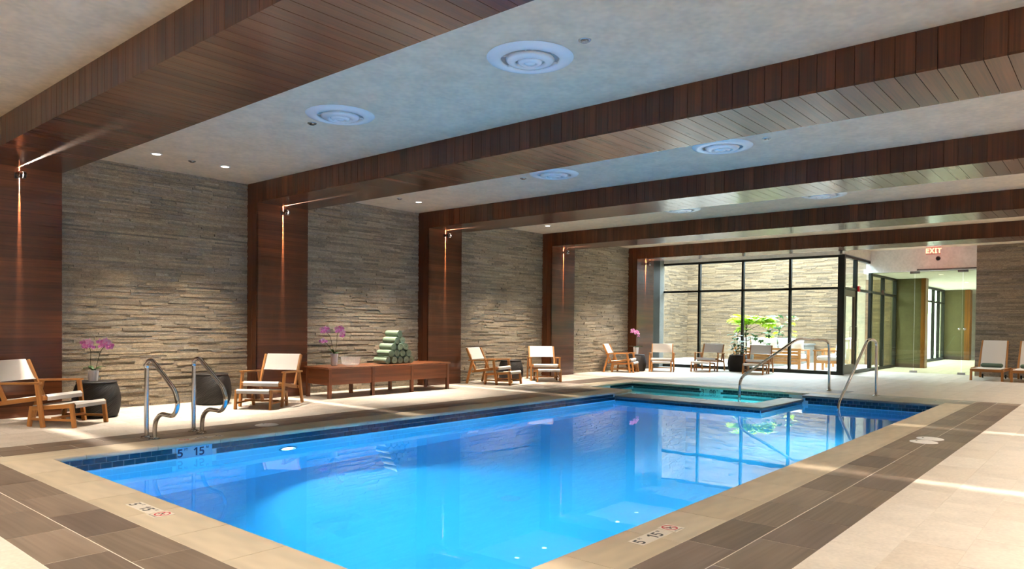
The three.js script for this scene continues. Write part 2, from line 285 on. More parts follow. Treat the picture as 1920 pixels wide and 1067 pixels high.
// ---------------------------------------------------------------- floor: slab, deck tiles, border tiles, coping
{
  const fl = thing('floor', 'pale stone tile pool deck with brown tile border and cream coping', 'floor', 0, 0, 0, 0, null, 'structure');
  // slab under the tiles, open over pool and spa (outer faces of their shells)
  const px0 = PX0 - 0.3, px1 = PX1 + 0.3, pd0 = PD0 - 0.3, pd1 = SD1 + 0.3, sx0 = SX0 - 0.25;
  mesh('slab', mergeGeometries([bD(XW - 0.3, XR + 0.3, -0.3, -0.0015, -2.9, pd0), bD(XW - 0.3, px0, -0.3, -0.0015, pd0, SD0 - 0.25), bD(XW - 0.3, sx0, -0.3, -0.0015, SD0 - 0.25, pd1), bD(px1, XR + 0.3, -0.3, -0.0015, pd0, pd1), bD(XW - 0.3, XR + 0.3, -0.3, -0.0015, pd1, DP), bD(XG, XR + 0.3, -0.3, -0.0015, DP, 38)]), M.grout, fl);
  const L = 0.61, W = 0.305, T = 0.016;
  // footprints
  const cp = (X, D, w, d) => [X, X + w, D, D + d];
  const rects = [];
  const variants = {};
  function tile(name, mats, X0, X1, D0, D1, grain, list) {
    const g = name === 'border_tile' ? 0.0038 : 0.0016;
    const w = +(X1 - X0).toFixed(3), d = +(D1 - D0).toFixed(3), k = Math.floor(rnd() * 4), key = name + w + '_' + d + grain + k;
    const geo = variants[key] ??= boxG(-w / 2 + g, w / 2 - g, -T, 0, -d / 2 + g, d / 2 - g, grain, k * 0.43, k * 0.29);
    if (list) { list.push(geo.clone().translate((X0 + X1) / 2, 0, -(D0 + D1) / 2)); return; }
    const m = mesh(name, geo, pick(mats), fl); m.position.set((X0 + X1) / 2, 0, -(D0 + D1) / 2);
  }
  // strip of tiles between two edges, cut to length, running along D or X
  function run(name, mats, along, a0, a1, c0, c1, start, len, list) {
    for (let s = start - len * Math.ceil((start - a0) / len); s < a1 - 0.01; s += len) {
      const p = Math.max(s, a0), q = Math.min(s + len, a1); if (q - p < 0.02) continue;
      along === 'D' ? tile(name, mats, c0, c1, p, q, 2, list) : tile(name, mats, p, q, c0, c1, 0, list);
    }
  }
  const oR = -1.235, mR = -1.56, iR = -1.85, oN = 1.18, mN = 1.485, iN = 1.79, oL = -8.02, mL = -7.745, iL = -7.47, far = 14.22, iF = 13.52, mF = 13.87;
  // right border (two rows, half a tile apart), near border, left border
  run('border_tile', M.border, 'D', oN, far, mR, oR, 4.02, L); run('border_tile', M.border, 'D', mN, far, iR, mR, 4.32, L);
  run('border_tile', M.border, 'X', oL, mR, oN, mN, -5.243, L); run('border_tile', M.border, 'X', mL, iR, mN, iN, -4.965, L);
  run('border_tile', M.border, 'D', mN, SD0 - 0.95, oL, mL, 2.2, L); run('border_tile', M.border, 'D', iN, SD0 - 0.65, mL, iL, 2.5, L);
  // far border behind the pool, and the border round the spa
  run('border_tile', M.slate, 'X', -3.9, iR, iF, mF, -3.0, L); run('border_tile', M.slate, 'X', -3.9, iR, mF, far, -3.3, L);
  run('border_tile', M.border, 'X', -9.2, -3.9, 14.0, 14.36, -5, L); run('border_tile', M.border, 'X', -9.2, -3.9, 14.36, 14.72, -5.3, L);
  run('border_tile', M.border, 'D', SD0 - 0.95, 14.0, -8.86, -8.55, 12, L); run('border_tile', M.border, 'D', SD0 - 0.95, 14.0, -9.2, -8.86, 12.3, L);
  run('border_tile', M.border, 'X', -8.55, iL, SD0 - 0.95, SD0 - 0.4, -8, L);
  // coping: slabs with a rounded nose that overhangs the water by 2 cm
  const nose = 0.02, CT = 0.045, prof = (w) => { const s = new THREE.Shape(); s.moveTo(w, 0); s.lineTo(w, -CT); s.lineTo(-nose + 0.018, -CT); s.quadraticCurveTo(-nose, -CT, -nose, -CT / 2); s.quadraticCurveTo(-nose, 0, -nose + 0.018, 0); s.lineTo(w, 0); return s; };
  const copGeo = {};
  // along 'D': nose towards dir in X; along 'X': nose towards dir in D
  function coping(along, edge, dir, width, a0, a1, mats, h = 0) {
    const n = Math.max(1, Math.round((a1 - a0) / L)), len = (a1 - a0) / n;
    for (let i = 0; i < n; i++) {
      const key = width.toFixed(2) + len.toFixed(3);
      const geo = copGeo[key] ??= new THREE.ExtrudeGeometry(prof(width), { depth: len - 0.004, bevelEnabled: false, curveSegments: 4 }).translate(0, 0, -len / 2 + 0.002);
      const m = mesh('coping_stone', geo, pick(mats), fl), c = a0 + len * (i + 0.5);
      // local +x points away from the water
      if (along === 'D') { m.position.set(edge, h, -c); m.rotation.y = dir > 0 ? 0 : Math.PI; } else { m.position.set(c, h, -edge); m.rotation.y = dir > 0 ? Math.PI / 2 : -Math.PI / 2; }
    }
  }
  coping('D', PX0, -1, 0.39, iN, SD0 - 0.65, M.coping); coping('D', PX1, 1, 0.35, iN, iF, M.coping);
  coping('X', PD0, -1, 0.35, PX0, PX1, M.coping); coping('X', PD1, 1, 0.36, SX1 + 0.35, PX1, M.slate);
  coping('D', SX0, -1, 0.4, SD0 - 0.4, SD1 + 0.4, M.coping); coping('X', SD1, 1, 0.4, SX0, -3.9, M.coping); coping('X', SD0, -1, 0.4, SX0, PX0 - 0.02, M.coping);
  coping('D', PX0, -1, 0.39, SD0 - 0.65, SD0 - 0.4, M.coping);
  mesh('fill_slab', bD(-4.36, -3.9, -0.03, -0.001, PD1 + 0.36, SD1 + 0.02), M.slate[0], fl);
  // deck tiles: pieces near the camera, one field beyond
  const field = [];
  for (let r = 0; r < 8; r++) run('deck_tile', M.deck, 'D', 0.6, 12.8, oR + r * W, oR + (r + 1) * W, 1.2 + (r % 2) * 0.3, L, r > 5 ? field : null);
  for (let r = 0; r < 8; r++) run('deck_tile', M.deck, 'D', -0.6, r < 5 ? 12.2 : 9, Math.max(XC - 0.29, oL - (r + 1) * W - (r === 7 ? 0.2 : 0)), oL - r * W, 1.4 + (r % 2) * 0.3, L, r > 6 ? field : null);
  for (let r = 0; r < 4; r++) run('deck_tile', M.deck, 'X', oL, oR, oN - (r + 1) * W, oN - r * W, -5 + (r % 2) * 0.3, L, r > 2 ? field : null);
  const fillField = (X0, X1, D0, D1) => { let r = 0; for (let x = X0; x < X1 - 0.01; x += W, r++) run('deck_tile', M.deck, 'D', D0, D1, x, Math.min(x + W, X1), D0 + (r % 2) * 0.3, L, field); };
  fillField(oR, XR, 12.8, DP); fillField(oR + 8 * W, XR, 0.6, 12.8); fillField(XW, oL - 5 * W, 12.2, 14.72); fillField(oL - 5 * W, -9.2, 12.2, 14.72); fillField(-9.2, oL, SD0 - 1.6, SD0 - 0.95);
  fillField(XW, -9.545, 9, 12.2); fillField(XW, -3.9, 14.72, DG); fillField(-3.9, oR, far, DG); fillField(XG, oR, DG, DP); fillField(XG, XR, DP + 0.02, 36);
  fillField(XW, XR, -2.6, -0.05);
  const f = mesh('deck_tile_field', mergeGeometries(field), M.deck[0], fl); f.userData.kind = 'stuff';
}
// ---------------------------------------------------------------- pool and spa shells, waterline tiles, markers
{
  const p = thing('pool_basin', 'white plaster swimming pool basin with navy waterline tiles', 'pool', 0, 0, 0, 0, null, 'structure');
  const e = 0.008, top = -0.045, wl = -0.155;
  mesh('pool_wall', bD(PX0 - 0.29, PX0 - e, PB, top, PD0 - 0.29, SD0 - 0.2), M.plaster, p);
  mesh('pool_wall', bD(PX1 + e, PX1 + 0.29, PB, top, PD0 - 0.29, PD1 + 0.29), M.plaster, p);
  mesh('pool_wall', bD(PX0 - 0.29, PX1 + 0.29, PB, top, PD0 - 0.29, PD0 - e), M.plaster, p);
  mesh('pool_wall', bD(SX1 + 0.35, PX1 + 0.29, PB, top, PD1 + e, PD1 + 0.29), M.plaster, p);
  mesh('pool_floor', bD(PX0 - 0.29, PX1 + 0.29, PB - 0.2, PB, PD0 - 0.29, PD1 + 0.29), M.plaster, p);
  // wall between pool and spa, capped with slate just above the water
  mesh('spa_wall', mergeGeometries([bD(PX0 - 0.1, SX1 + 0.35 - e, PB, -0.12, SD0 - 0.6 + e, SD0), bD(SX1, SX1 + 0.35 - e, PB, -0.12, SD0, SD1)]), M.plaster, p);
  mesh('spa_wall', mergeGeometries([bD(SX0 - 0.24, SX0, PB, top, SD0 - 0.2, SD1 + 0.29), bD(SX0 - 0.24, -3.95, PB, top, SD1, SD1 + 0.29), bD(SX0, PX0 - 0.1, PB, top, SD0 - 0.2, SD0)]), M.plaster, p);
  mesh('spa_floor', bD(SX0, SX1, -1.15, -1.0, SD0, SD1), M.plaster, p);
  mesh('spa_bench', mergeGeometries([bD(SX0, SX0 + 0.45, -1, -0.55, SD0, SD1), bD(SX0 + 0.45, SX1, -1, -0.55, SD1 - 0.4, SD1)]), M.plaster, p);
  for (const [a, b] of [[PX0 - 0.06, -6.3], [-6.296, -5.55], [-5.546, SX1 + 0.37]]) mesh('spa_cap', new RoundedBoxGeometry(b - a, 0.045, 0.64, 2, 0.015).translate((a + b) / 2, -0.095, -(SD0 - 0.3)), M.slateDark, p);
  for (const [a, b] of [[SD0 + 0.03, 12.6], [12.604, PD1 + 0.02]]) mesh('spa_cap', new RoundedBoxGeometry(0.39, 0.045, b - a, 2, 0.015).translate(SX1 + 0.175, -0.095, -(a + b) / 2), M.slateDark, p);
  // waterline tiles 100 x 55 mm in two rows
  const tw = 0.1, th = 0.055, gp = 0.0022, geoD = boxG(-e, 0, gp, th - gp, -tw / 2 + gp, tw / 2 - gp), geoX = boxG(-tw / 2 + gp, tw / 2 - gp, gp, th - gp, 0, e);
  const bandD = (X, D0, D1, skip) => { for (let r = 0; r < 2; r++) for (let d = D0 + tw / 2 + (r ? -tw / 2 : 0); d < D1; d += tw) { if (skip && d > skip[0] && d < skip[1]) continue; const m = mesh('waterline_tile', geoD, M.poolTile, p); m.position.set(X, top + 0.005 - th * (r + 1), -d); } };
  bandD(PX0, PD0 + 0.05, SD0 - 0.62, [3.22, 3.6]);
  const rowX = (D, X0, X1, rows, mat, y0, list, skip) => { for (let r = 0; r < rows; r++) for (let x = X0 + tw / 2 + (r ? tw / 2 : 0); x < X1; x += tw) { if (skip && x > skip[0] && x < skip[1]) continue; if (list) { list.push(geoX.clone().translate(x, y0 - th * (r + 1), -D)); continue; } const m = mesh('waterline_tile', geoX, mat, p); m.position.set(x, y0 - th * (r + 1), -D); } };
  rowX(PD1, SX1 + 0.4, PX1, 2, M.poolTile, top + 0.005);
  rowX(SD1, SX0, SX1, 2, M.spaTile, top + 0.005, null, [-6.55, -6.1]);
  const small = []; rowX(SD0 - 0.6, PX0, SX1 + 0.35, 1, M.poolTile, -0.118, small);
  for (let d = SD0 - 0.55; d < PD1; d += tw) small.push(geoD.clone().rotateY(Math.PI).translate(SX1 + 0.35 - e, -0.118 - th, -d));
  for (let r = 0; r < 2; r++) for (let d = SD0 + 0.05; d < SD1; d += tw) if (d < 12.2 || d > 12.75) small.push(geoD.clone().translate(SX0 + e, top + 0.005 - th * (r + 1), -d - r * 0.05));
  const sm = mesh('waterline_tile_band', mergeGeometries(small), M.poolTile, p); sm.userData.kind = 'stuff';
  // depth numbers
  const text = (w, h, draw, bg) => { const c = document.createElement('canvas'); c.width = w; c.height = h; const x = c.getContext('2d'); x.fillStyle = bg; x.fillRect(0, 0, w, h); draw(x); const t = new THREE.CanvasTexture(c); t.colorSpace = THREE.SRGBColorSpace; return t; };
  const depth = (big, small1, num, small2, ink) => (x) => { x.fillStyle = ink; x.textBaseline = 'alphabetic'; x.font = 'bold 150px sans-serif'; x.fillText(big, 16, 132); x.font = 'bold 44px sans-serif'; x.fillText(small1, 112, 52); x.font = 'bold 150px sans-serif'; x.fillText(num, 236, 132); x.font = 'bold 44px sans-serif'; x.fillText(small2, 236 + x.measureText(num).width * 1 + 136, 52); };
  const noDive = (x) => { x.strokeStyle = '#c8202a'; x.lineWidth = 13; x.beginPath(); x.arc(72, 66, 54, 0, 7); x.stroke(); x.beginPath(); x.moveTo(34, 28); x.lineTo(110, 104); x.stroke(); x.strokeStyle = '#1a1a1a'; x.lineWidth = 11; x.beginPath(); x.moveTo(44, 52); x.lineTo(74, 70); x.lineTo(98, 58); x.stroke(); x.fillStyle = '#1a1a1a'; x.beginPath(); x.arc(54, 84, 10, 0, 7); x.fill(); x.font = 'bold 22px sans-serif'; x.fillText('NO DIVING', 10, 148); };
  const tWall = text(512, 150, depth('5', 'FT', '15', 'M', '#0b1c52'), '#9fd0ea'), tDeck = text(512, 150, depth('5', 'FT', '15', 'M', '#161616'), '#eee6d8'), tNo = text(144, 156, noDive, '#eee6d8'), tSpa = text(512, 150, depth('3', 'FT', '00', 'M', '#0b1c32'), '#9fd0d0');
  const plate = (name, w, h, map, rough = 0.35) => {
    const g = new THREE.BoxGeometry(w, 0.004, h), blank = std('#e9e1d3', { roughness: rough }), face = std('#ffffff', { map, roughness: rough });
    const m = new THREE.Mesh(g, [blank, blank, face, blank, blank, blank]); m.castShadow = m.receiveShadow = true; m.name = name; return m;
  };
  const markers = [['the short coping at the near end', -4.78, 1.975, 0], ['the long coping by the two skimmer lids', -2.03, 3.62, Math.PI / 2], ['the coping beside the chrome grab rails', -7.26, 3.62, -Math.PI / 2]];
  for (const [where, X, D, turn] of markers) {
    const t = thing('depth_marker', '5 FT 15 and no diving tiles in ' + where, 'marker', X, 0.001, D, turn);
    const a = plate('number_tile', 0.34, 0.1, tDeck), b = plate('no_diving_tile', 0.115, 0.125, tNo); b.position.set(0.24, 0, 0); t.add(a, b);
  }
  const upright = (m, X, h, D, turn) => { const g = new THREE.Group(); m.rotation.x = Math.PI / 2; g.add(m); g.position.set(X, h, -D); g.rotation.y = turn; return g; };
  const wall = thing('depth_marker', 'pale blue depth marker reading 5 FT 15 among the navy waterline tiles', 'marker', PX0 - 0.002, -0.097, 3.41, Math.PI / 2); { const m = plate('number_tile', 0.37, 0.112, tWall); m.rotation.x = Math.PI / 2; wall.add(m); }
  const spaM = thing('depth_marker', 'pale depth marker reading 3 FT 00 among the spa waterline tiles', 'marker', -6.32, -0.097, SD1 + 0.002 - e, 0); { const m = plate('number_tile', 0.42, 0.112, tSpa); m.rotation.x = Math.PI / 2; spaM.add(m); }
  // water: solids that reach into the shells
  const w = mesh('pool_water', (() => {
    const o = 0.05, sh = new THREE.Shape([[PX0 - o, PD0 - o], [PX1 + o, PD0 - o], [PX1 + o, PD1 + o], [SX1 + 0.35 - o, PD1 + o], [SX1 + 0.35 - o, SD0 - 0.6 + o], [PX0 - o, SD0 - 0.6 + o]].map(([x, d]) => new THREE.Vector2(x, d)));
    return new THREE.ExtrudeGeometry(sh, { depth: -0.158 - (PB - 0.05), bevelEnabled: false }).rotateX(-Math.PI / 2).translate(0, PB - 0.05, 0);
  })(), M.water); tag(w, 'clear bright blue water filling the swimming pool', 'water', null, 'stuff');
  const s = mesh('spa_water', bD(SX0 - 0.03, SX1 + 0.03, -1.05, -0.125, SD0 - 0.03, SD1 + 0.03), M.spaWater); tag(s, 'pale turquoise water filling the small spa beside the pool', 'water', null, 'stuff');
  // main drains on the pool floor: shallow pyramids
  const drain = new THREE.ConeGeometry(0.32, 0.1, 4, 1).rotateY(Math.PI / 4);
  for (const [X, D] of [[-5.12, 3.84], [-4.05, 3.84]]) { const d = mesh('main_drain', drain, M.plaster); d.position.set(X, PB + 0.05, -D); tag(d, 'pale square pyramid drain cover on the pool floor', 'drain', 'main drains on the pool floor'); }
  const inlet = mesh('floor_inlet', lathe([[0, 0.012], [0.06, 0.012], [0.09, 0.006], [0.1, 0]], 24), M.lid); inlet.position.copy(V(-4.6, PB, 5.4)); tag(inlet, 'round white inlet fitting on the pool floor', 'fitting');
  // underwater lamps
  const pl = (X, h, D, dir, shown) => {
    const t = thing('pool_light', shown ? 'round glowing underwater light in the pool wall below the waterline tiles' : 'round underwater light in the pool wall under the long coping', 'pool light', X, h, D, dir > 0 ? Math.PI / 2 : -Math.PI / 2, shown ? null : 'underwater lights in the far pool wall');
    mesh('rim', new THREE.TorusGeometry(0.105, 0.014, 8, 28).translate(0, 0, 0.004), M.steel, t);
    mesh('lens', new THREE.SphereGeometry(0.1, 24, 8, 0, 6.2832, 0, 0.6).rotateX(Math.PI / 2).scale(1, 1, 0.5).translate(0, 0, -0.037), M.poolGlow, t);
  };
  const BLUE = new THREE.Color().setRGB(0.6, 0.84, 1);
  pl(PX0 + 0.002, -0.4, 4.47, 1, true);
  spot(PX0 + 0.06, -0.4, 4.47, PX0 + 3, -1.35, 4.75, LAMP.pool * 1.5, 0.95, 0.6, BLUE, 3);
  for (const D of [3.4, 6.6, 9.8]) { pl(PX1 - 0.002, -0.5, D, -1, false); spot(PX1 - 0.06, -0.5, D, PX1 - 3, -0.75, D, LAMP.pool, 1.3, 0.5, BLUE, 3); }
  spot(SX1 - 0.06, -0.5, 12.2, SX0, -0.6, 12.9, LAMP.spa, 1.35, 0.5, new THREE.Color().setRGB(0.6, 1, 0.95), 3);
  const sl = thing('pool_light', 'small underwater light in the spa wall', 'pool light', SX1 - 0.002, -0.5, 12.2, -Math.PI / 2); mesh('rim', new THREE.TorusGeometry(0.07, 0.01, 8, 24), M.steel, sl); mesh('lens', new THREE.CircleGeometry(0.065, 24).translate(0, 0, 0.006), M.poolGlow, sl);
}
// ---------------------------------------------------------------- ceiling lamps, diffusers, sensors
const ORD = ['entrance', 'first', 'second', 'third', 'fourth', 'fifth', 'end wall'], BAY = (D) => BEAMS.filter((b) => b[0] < D).length;
function downlight(X, D, cd, label, group, angle = 0.6, shown = true) {
  const t = thing('downlight', label, 'ceiling light', X, CEIL, D, 0, group);
  mesh('trim_ring', lathe([[0.052, -0.002], [0.055, -0.006], [0.072, -0.005], [0.074, 0]], 28), M.vent, t);
  mesh('lens', new THREE.CylinderGeometry(0.05, 0.05, 0.003, 24).translate(0, -0.0035, 0), M.lampGlow, t);
  spot(X, CEIL - 0.012, D, X, 0, D, cd, angle, 0.65, WARM, 2.4);
}
for (const c of [4.6, 8.24, 12.02, 15.97]) for (const s of [-0.47, 0.47]) downlight(-9.65, c + s, LAMP.wash, 'recessed downlight by the stone wall, nearer the ' + ORD[BAY(c) + (s > 0 ? 1 : 0)] + ' beam in the bay after the ' + ORD[BAY(c)], 'downlights along the stone wall');
for (const c of [0.7, 4.6, 8.24, 12.02, 15.97, 20.2]) for (const s of [-0.47, 0.47]) downlight(0.37, c + s, LAMP.deck, 'small round recessed downlight near the plaster wall', 'downlights along the plaster wall', 1.0);
for (const X of [-9.3, -7.4, -5.5, -3.6, -1.7]) downlight(X, 0.35, LAMP.near, 'small round recessed downlight above the near deck', 'downlights above the near deck', 0.95);
{
  const AIR = (X, D) => `round white air diffuser between the ${ORD[BAY(D)]} and ${ORD[BAY(D) + 1]} beams, ${X < -5 ? 'nearer' : 'farther from'} the stone wall`;
  const proto = thing('air_diffuser', AIR(-3.73, 4.57), 'air vent', -3.73, CEIL - 0.003, 4.57, 0, 'round air diffusers in the ceiling');
  mesh('throat', lathe([[0, 0.19], [0.254, 0.19], [0.258, 0.186], [0.258, 0.002], [0.252, 0.002], [0.252, 0.18], [0, 0.18]], 40), M.vent, proto);
  mesh('outer_ring', lathe([[0.238, -0.008], [0.246, -0.028], [0.3, -0.026], [0.345, -0.012], [0.356, 0]], 56), M.vent, proto);
  mesh('middle_ring', lathe([[0.12, -0.026], [0.128, -0.05], [0.18, -0.038], [0.202, -0.018], [0.18, -0.018], [0.12, -0.026]], 48), M.vent, proto);
  mesh('inner_ring', lathe([[0.055, -0.04], [0.06, -0.06], [0.09, -0.05], [0.104, -0.034], [0.085, -0.03], [0.055, -0.04]], 40), M.vent, proto);
  mesh('centre_cone', lathe([[0, -0.058], [0.035, -0.055], [0.052, -0.04], [0.03, -0.02], [0, -0.02]], 32), M.vent, proto);
  mesh('spoke', mergeGeometries([0, 1, 2].map((k) => new THREE.BoxGeometry(0.5, 0.012, 0.008).rotateY(k * Math.PI / 3).translate(0, -0.014, 0))), M.vent, proto);
  for (const [X, D] of VENTS.slice(1)) copyOf(proto, X, CEIL - 0.003, D, 0, AIR(X, D));
  const SPR = (X, D) => `small sprinkler cap between the ${ORD[BAY(D)]} and ${ORD[BAY(D) + 1]} beams, ${X < -9 ? 'between two downlights' : X < -5 ? 'on the stone wall side' : 'away from the stone wall'}`;
  const sp = thing('sprinkler_head', SPR(-3.18, 4.556), 'sprinkler', -3.18, CEIL, 4.556, 0, 'sprinkler caps in the ceiling');
  mesh('flange', lathe([[0.03, -0.004], [0.045, -0.008], [0.05, -0.002], [0.05, 0]], 24), M.steel, sp); mesh('cap', new THREE.CylinderGeometry(0.032, 0.028, 0.018, 20).translate(0, -0.009, 0), M.steel, sp);
  for (const [X, D] of [[-6.8, 4.57], [-3.186, 8.244], [-6.84, 8.25], [-9.68, 4.615], [-9.66, 8.27]]) copyOf(sp, X, CEIL, D, 0, SPR(X, D));
}
// blade-of-light sconces: a lamp between two drums that leave a narrow slit all round
for (const [side, X, dir] of [['stone wall', XC, 1], ['plaster wall', XR - 0.31, -1]]) BEAMS.forEach(([d0, d1], i) => {
  if (dir < 0 && i > 3) return;
  const D = (d0 + d1) / 2, h = 2.97, cx = X + dir * 0.11;
  const t = thing('sconce', 'small dark sconce casting a blade of light on the ' + ORD[i + 1] + ' column by the ' + side, 'wall lamp', cx, h, D, 0, 'sconces on the columns by the ' + side);
  const gap = 0.0019, R = 0.042;
  for (const s of [-1, 1]) { const dr = mesh('drum', new THREE.CylinderGeometry(R, R, 0.034, 32).rotateX(Math.PI / 2).translate(0, 0, s * (gap / 2 + 0.017)), M.bronze, t); mesh('end_cap', new THREE.CylinderGeometry(R * 0.7, R * 0.8, 0.006, 28).rotateX(s * Math.PI / 2).translate(0, 0, s * (gap / 2 + 0.037)), M.chrome, dr); }
  mesh('mount_arm', new THREE.BoxGeometry(0.07, 0.014, 0.03).translate(-dir * 0.074, 0, 0.022), M.bronze, t);
  mesh('wall_plate', new THREE.BoxGeometry(0.008, 0.07, 0.05).translate(-dir * 0.106, 0, 0.028), M.bronze, t);
  const p = new THREE.PointLight(WARM, LAMP.sconce, 0, 2); p.position.copy(V(cx, h, D)); p.castShadow = true; p.shadow.radius = 0.04; scene.add(p);
});

// ---------------------------------------------------------------- courtyard glazing and the glass entrance
{
  const H = 3.1, TR = 2.245, fw = 0.06, fd = 0.1;
  const w = thing('window_1', 'wide dark framed glazing of eight panes facing the courtyard', 'window', 0, 0, 0, 0, null, 'structure');
  const xs = [-10.76, -9.46, -8.15, -6.84, XG - 0.02], half = fw / 2;
  xs.forEach((x, i) => mesh('mullion', bD(x - half - (i === 4 ? 0.05 : 0), x + half + (i === 4 ? 0.05 : 0), 0, H, DG - fd / 2, DG + fd / 2), M.frame, w));
  for (let i = 0; i < 4; i++) {
    const a = xs[i] + half, b = xs[i + 1] - half - (i === 3 ? 0.05 : 0);
    for (const [y0, y1, n] of [[0, 0.09, 'bottom_rail'], [TR - 0.03, TR + 0.03, 'transom'], [H - 0.06, H, 'head']]) mesh(n, bD(a, b, y0, y1, DG - fd / 2, DG + fd / 2), M.frame, w);
    mesh('pane', bD(a, b, 0.09, TR - 0.03, DG - 0.002, DG + 0.002), M.glass, w); mesh('pane', bD(a, b, TR + 0.03, H - 0.06, DG - 0.002, DG + 0.002), M.glass, w);
  }
  // side glazing along the hall, with a door
  const s = thing('window_2', 'dark framed side glazing along the passage to the courtyard', 'window', 0, 0, 0, 0, null, 'structure');
  const ds = [DG + 0.08, 20.7, 22.25, 23.6, 25.1];
  ds.forEach((d, i) => i && mesh('mullion', bD(XG - 0.05, XG + 0.05, 0, i > 2 ? 2.78 : H, d - 0.045, d + 0.045), M.frame, s));
  for (let i = 0; i < 4; i++) {
    const a = ds[i] + 0.045, b = ds[i + 1] - 0.045, top = i > 1 ? 2.78 : H;
    for (const [y0, y1, n] of i ? [[0, 0.08, 'bottom_rail'], [TR - 0.03, TR + 0.03, 'transom'], [top - 0.06, top, 'head']] : [[top - 0.06, top, 'head'], [TR - 0.03, TR + 0.03, 'transom']]) mesh(n, bD(XG - 0.05, XG + 0.05, y0, y1, a, b), M.frame, s);
    if (i) mesh('pane', bD(XG - 0.002, XG + 0.002, 0.08, TR - 0.03, a, b), M.glass, s);
    mesh('pane', bD(XG - 0.002, XG + 0.002, TR + 0.03, top - 0.06, a, b), M.glass, s);
  }
  const d = thing('door_1', 'brown framed glass door in the side glazing', 'door', 0, 0, 0, 0, null, 'structure');
  const a = ds[0] + 0.05, b = ds[1] - 0.05;
  for (const [d0, d1] of [[a, a + 0.1], [b - 0.1, b]]) mesh('stile', bD(XG - 0.03, XG + 0.03, 0.01, TR - 0.04, d0, d1), M.brownFrame, d);
  for (const [y0, y1] of [[0.01, 0.26], [TR - 0.2, TR - 0.04]]) mesh('rail', bD(XG - 0.03, XG + 0.03, y0, y1, a + 0.1, b - 0.1), M.brownFrame, d);
  mesh('pane', bD(XG - 0.002, XG + 0.002, 0.26, TR - 0.2, a + 0.1, b - 0.1), M.glass, d);
  mesh('handle', sweep(filleted([V(XG + 0.03, 0.85, b - 0.05), V(XG + 0.09, 0.85, b - 0.05), V(XG + 0.09, 1.25, b - 0.05), V(XG + 0.03, 1.25, b - 0.05)], 0.03), 0.012, 10), M.steel, d);
  // frameless glass partition
  const g = thing('window_3', 'frameless glass partition and doors leading to the corridor', 'window', 0, 0, 0, 0, null, 'structure');
  for (const [x0, x1] of [[XG + 0.06, -4.36], [-4.352, -3.236], [-3.228, XS]]) mesh('glass_panel', bD(x0, x1, 0.015, 2.77, DP + 0.03, DP + 0.042), M.greenGlass, g);
  for (const x of [-4.356, -3.232]) { mesh('patch_fitting', bD(x - 0.09, x + 0.09, 0.012, 0.07, DP + 0.015, DP + 0.057), M.steel, g); mesh('patch_fitting', bD(x - 0.12, x + 0.12, 2.72, 2.78, DP + 0.015, DP + 0.057), M.steel, g); }
  mesh('header_rail', bD(-4.3, XS, 2.79, 2.83, DP - 0.03, DP), M.steel, g);
  mesh('door_knob', new THREE.SphereGeometry(0.035, 20, 14).translate(-3.29, 1.22, -(DP - 0.01)), M.chrome, g); mesh('door_knob', new THREE.SphereGeometry(0.035, 20, 14).translate(-3.17, 1.22, -(DP - 0.01)), M.chrome, g);
  const al = thing('fire_alarm', 'small red fire alarm box on the dark glazing post', 'alarm', XG + 0.055, 2.27, 20.75, Math.PI / 2);
  mesh('body', new RoundedBoxGeometry(0.13, 0.15, 0.05, 2, 0.01).translate(0, 0, 0.025), M.red, al); mesh('strobe', new RoundedBoxGeometry(0.06, 0.04, 0.03, 2, 0.008).translate(0, 0.03, 0.06), M.vent, al);
}
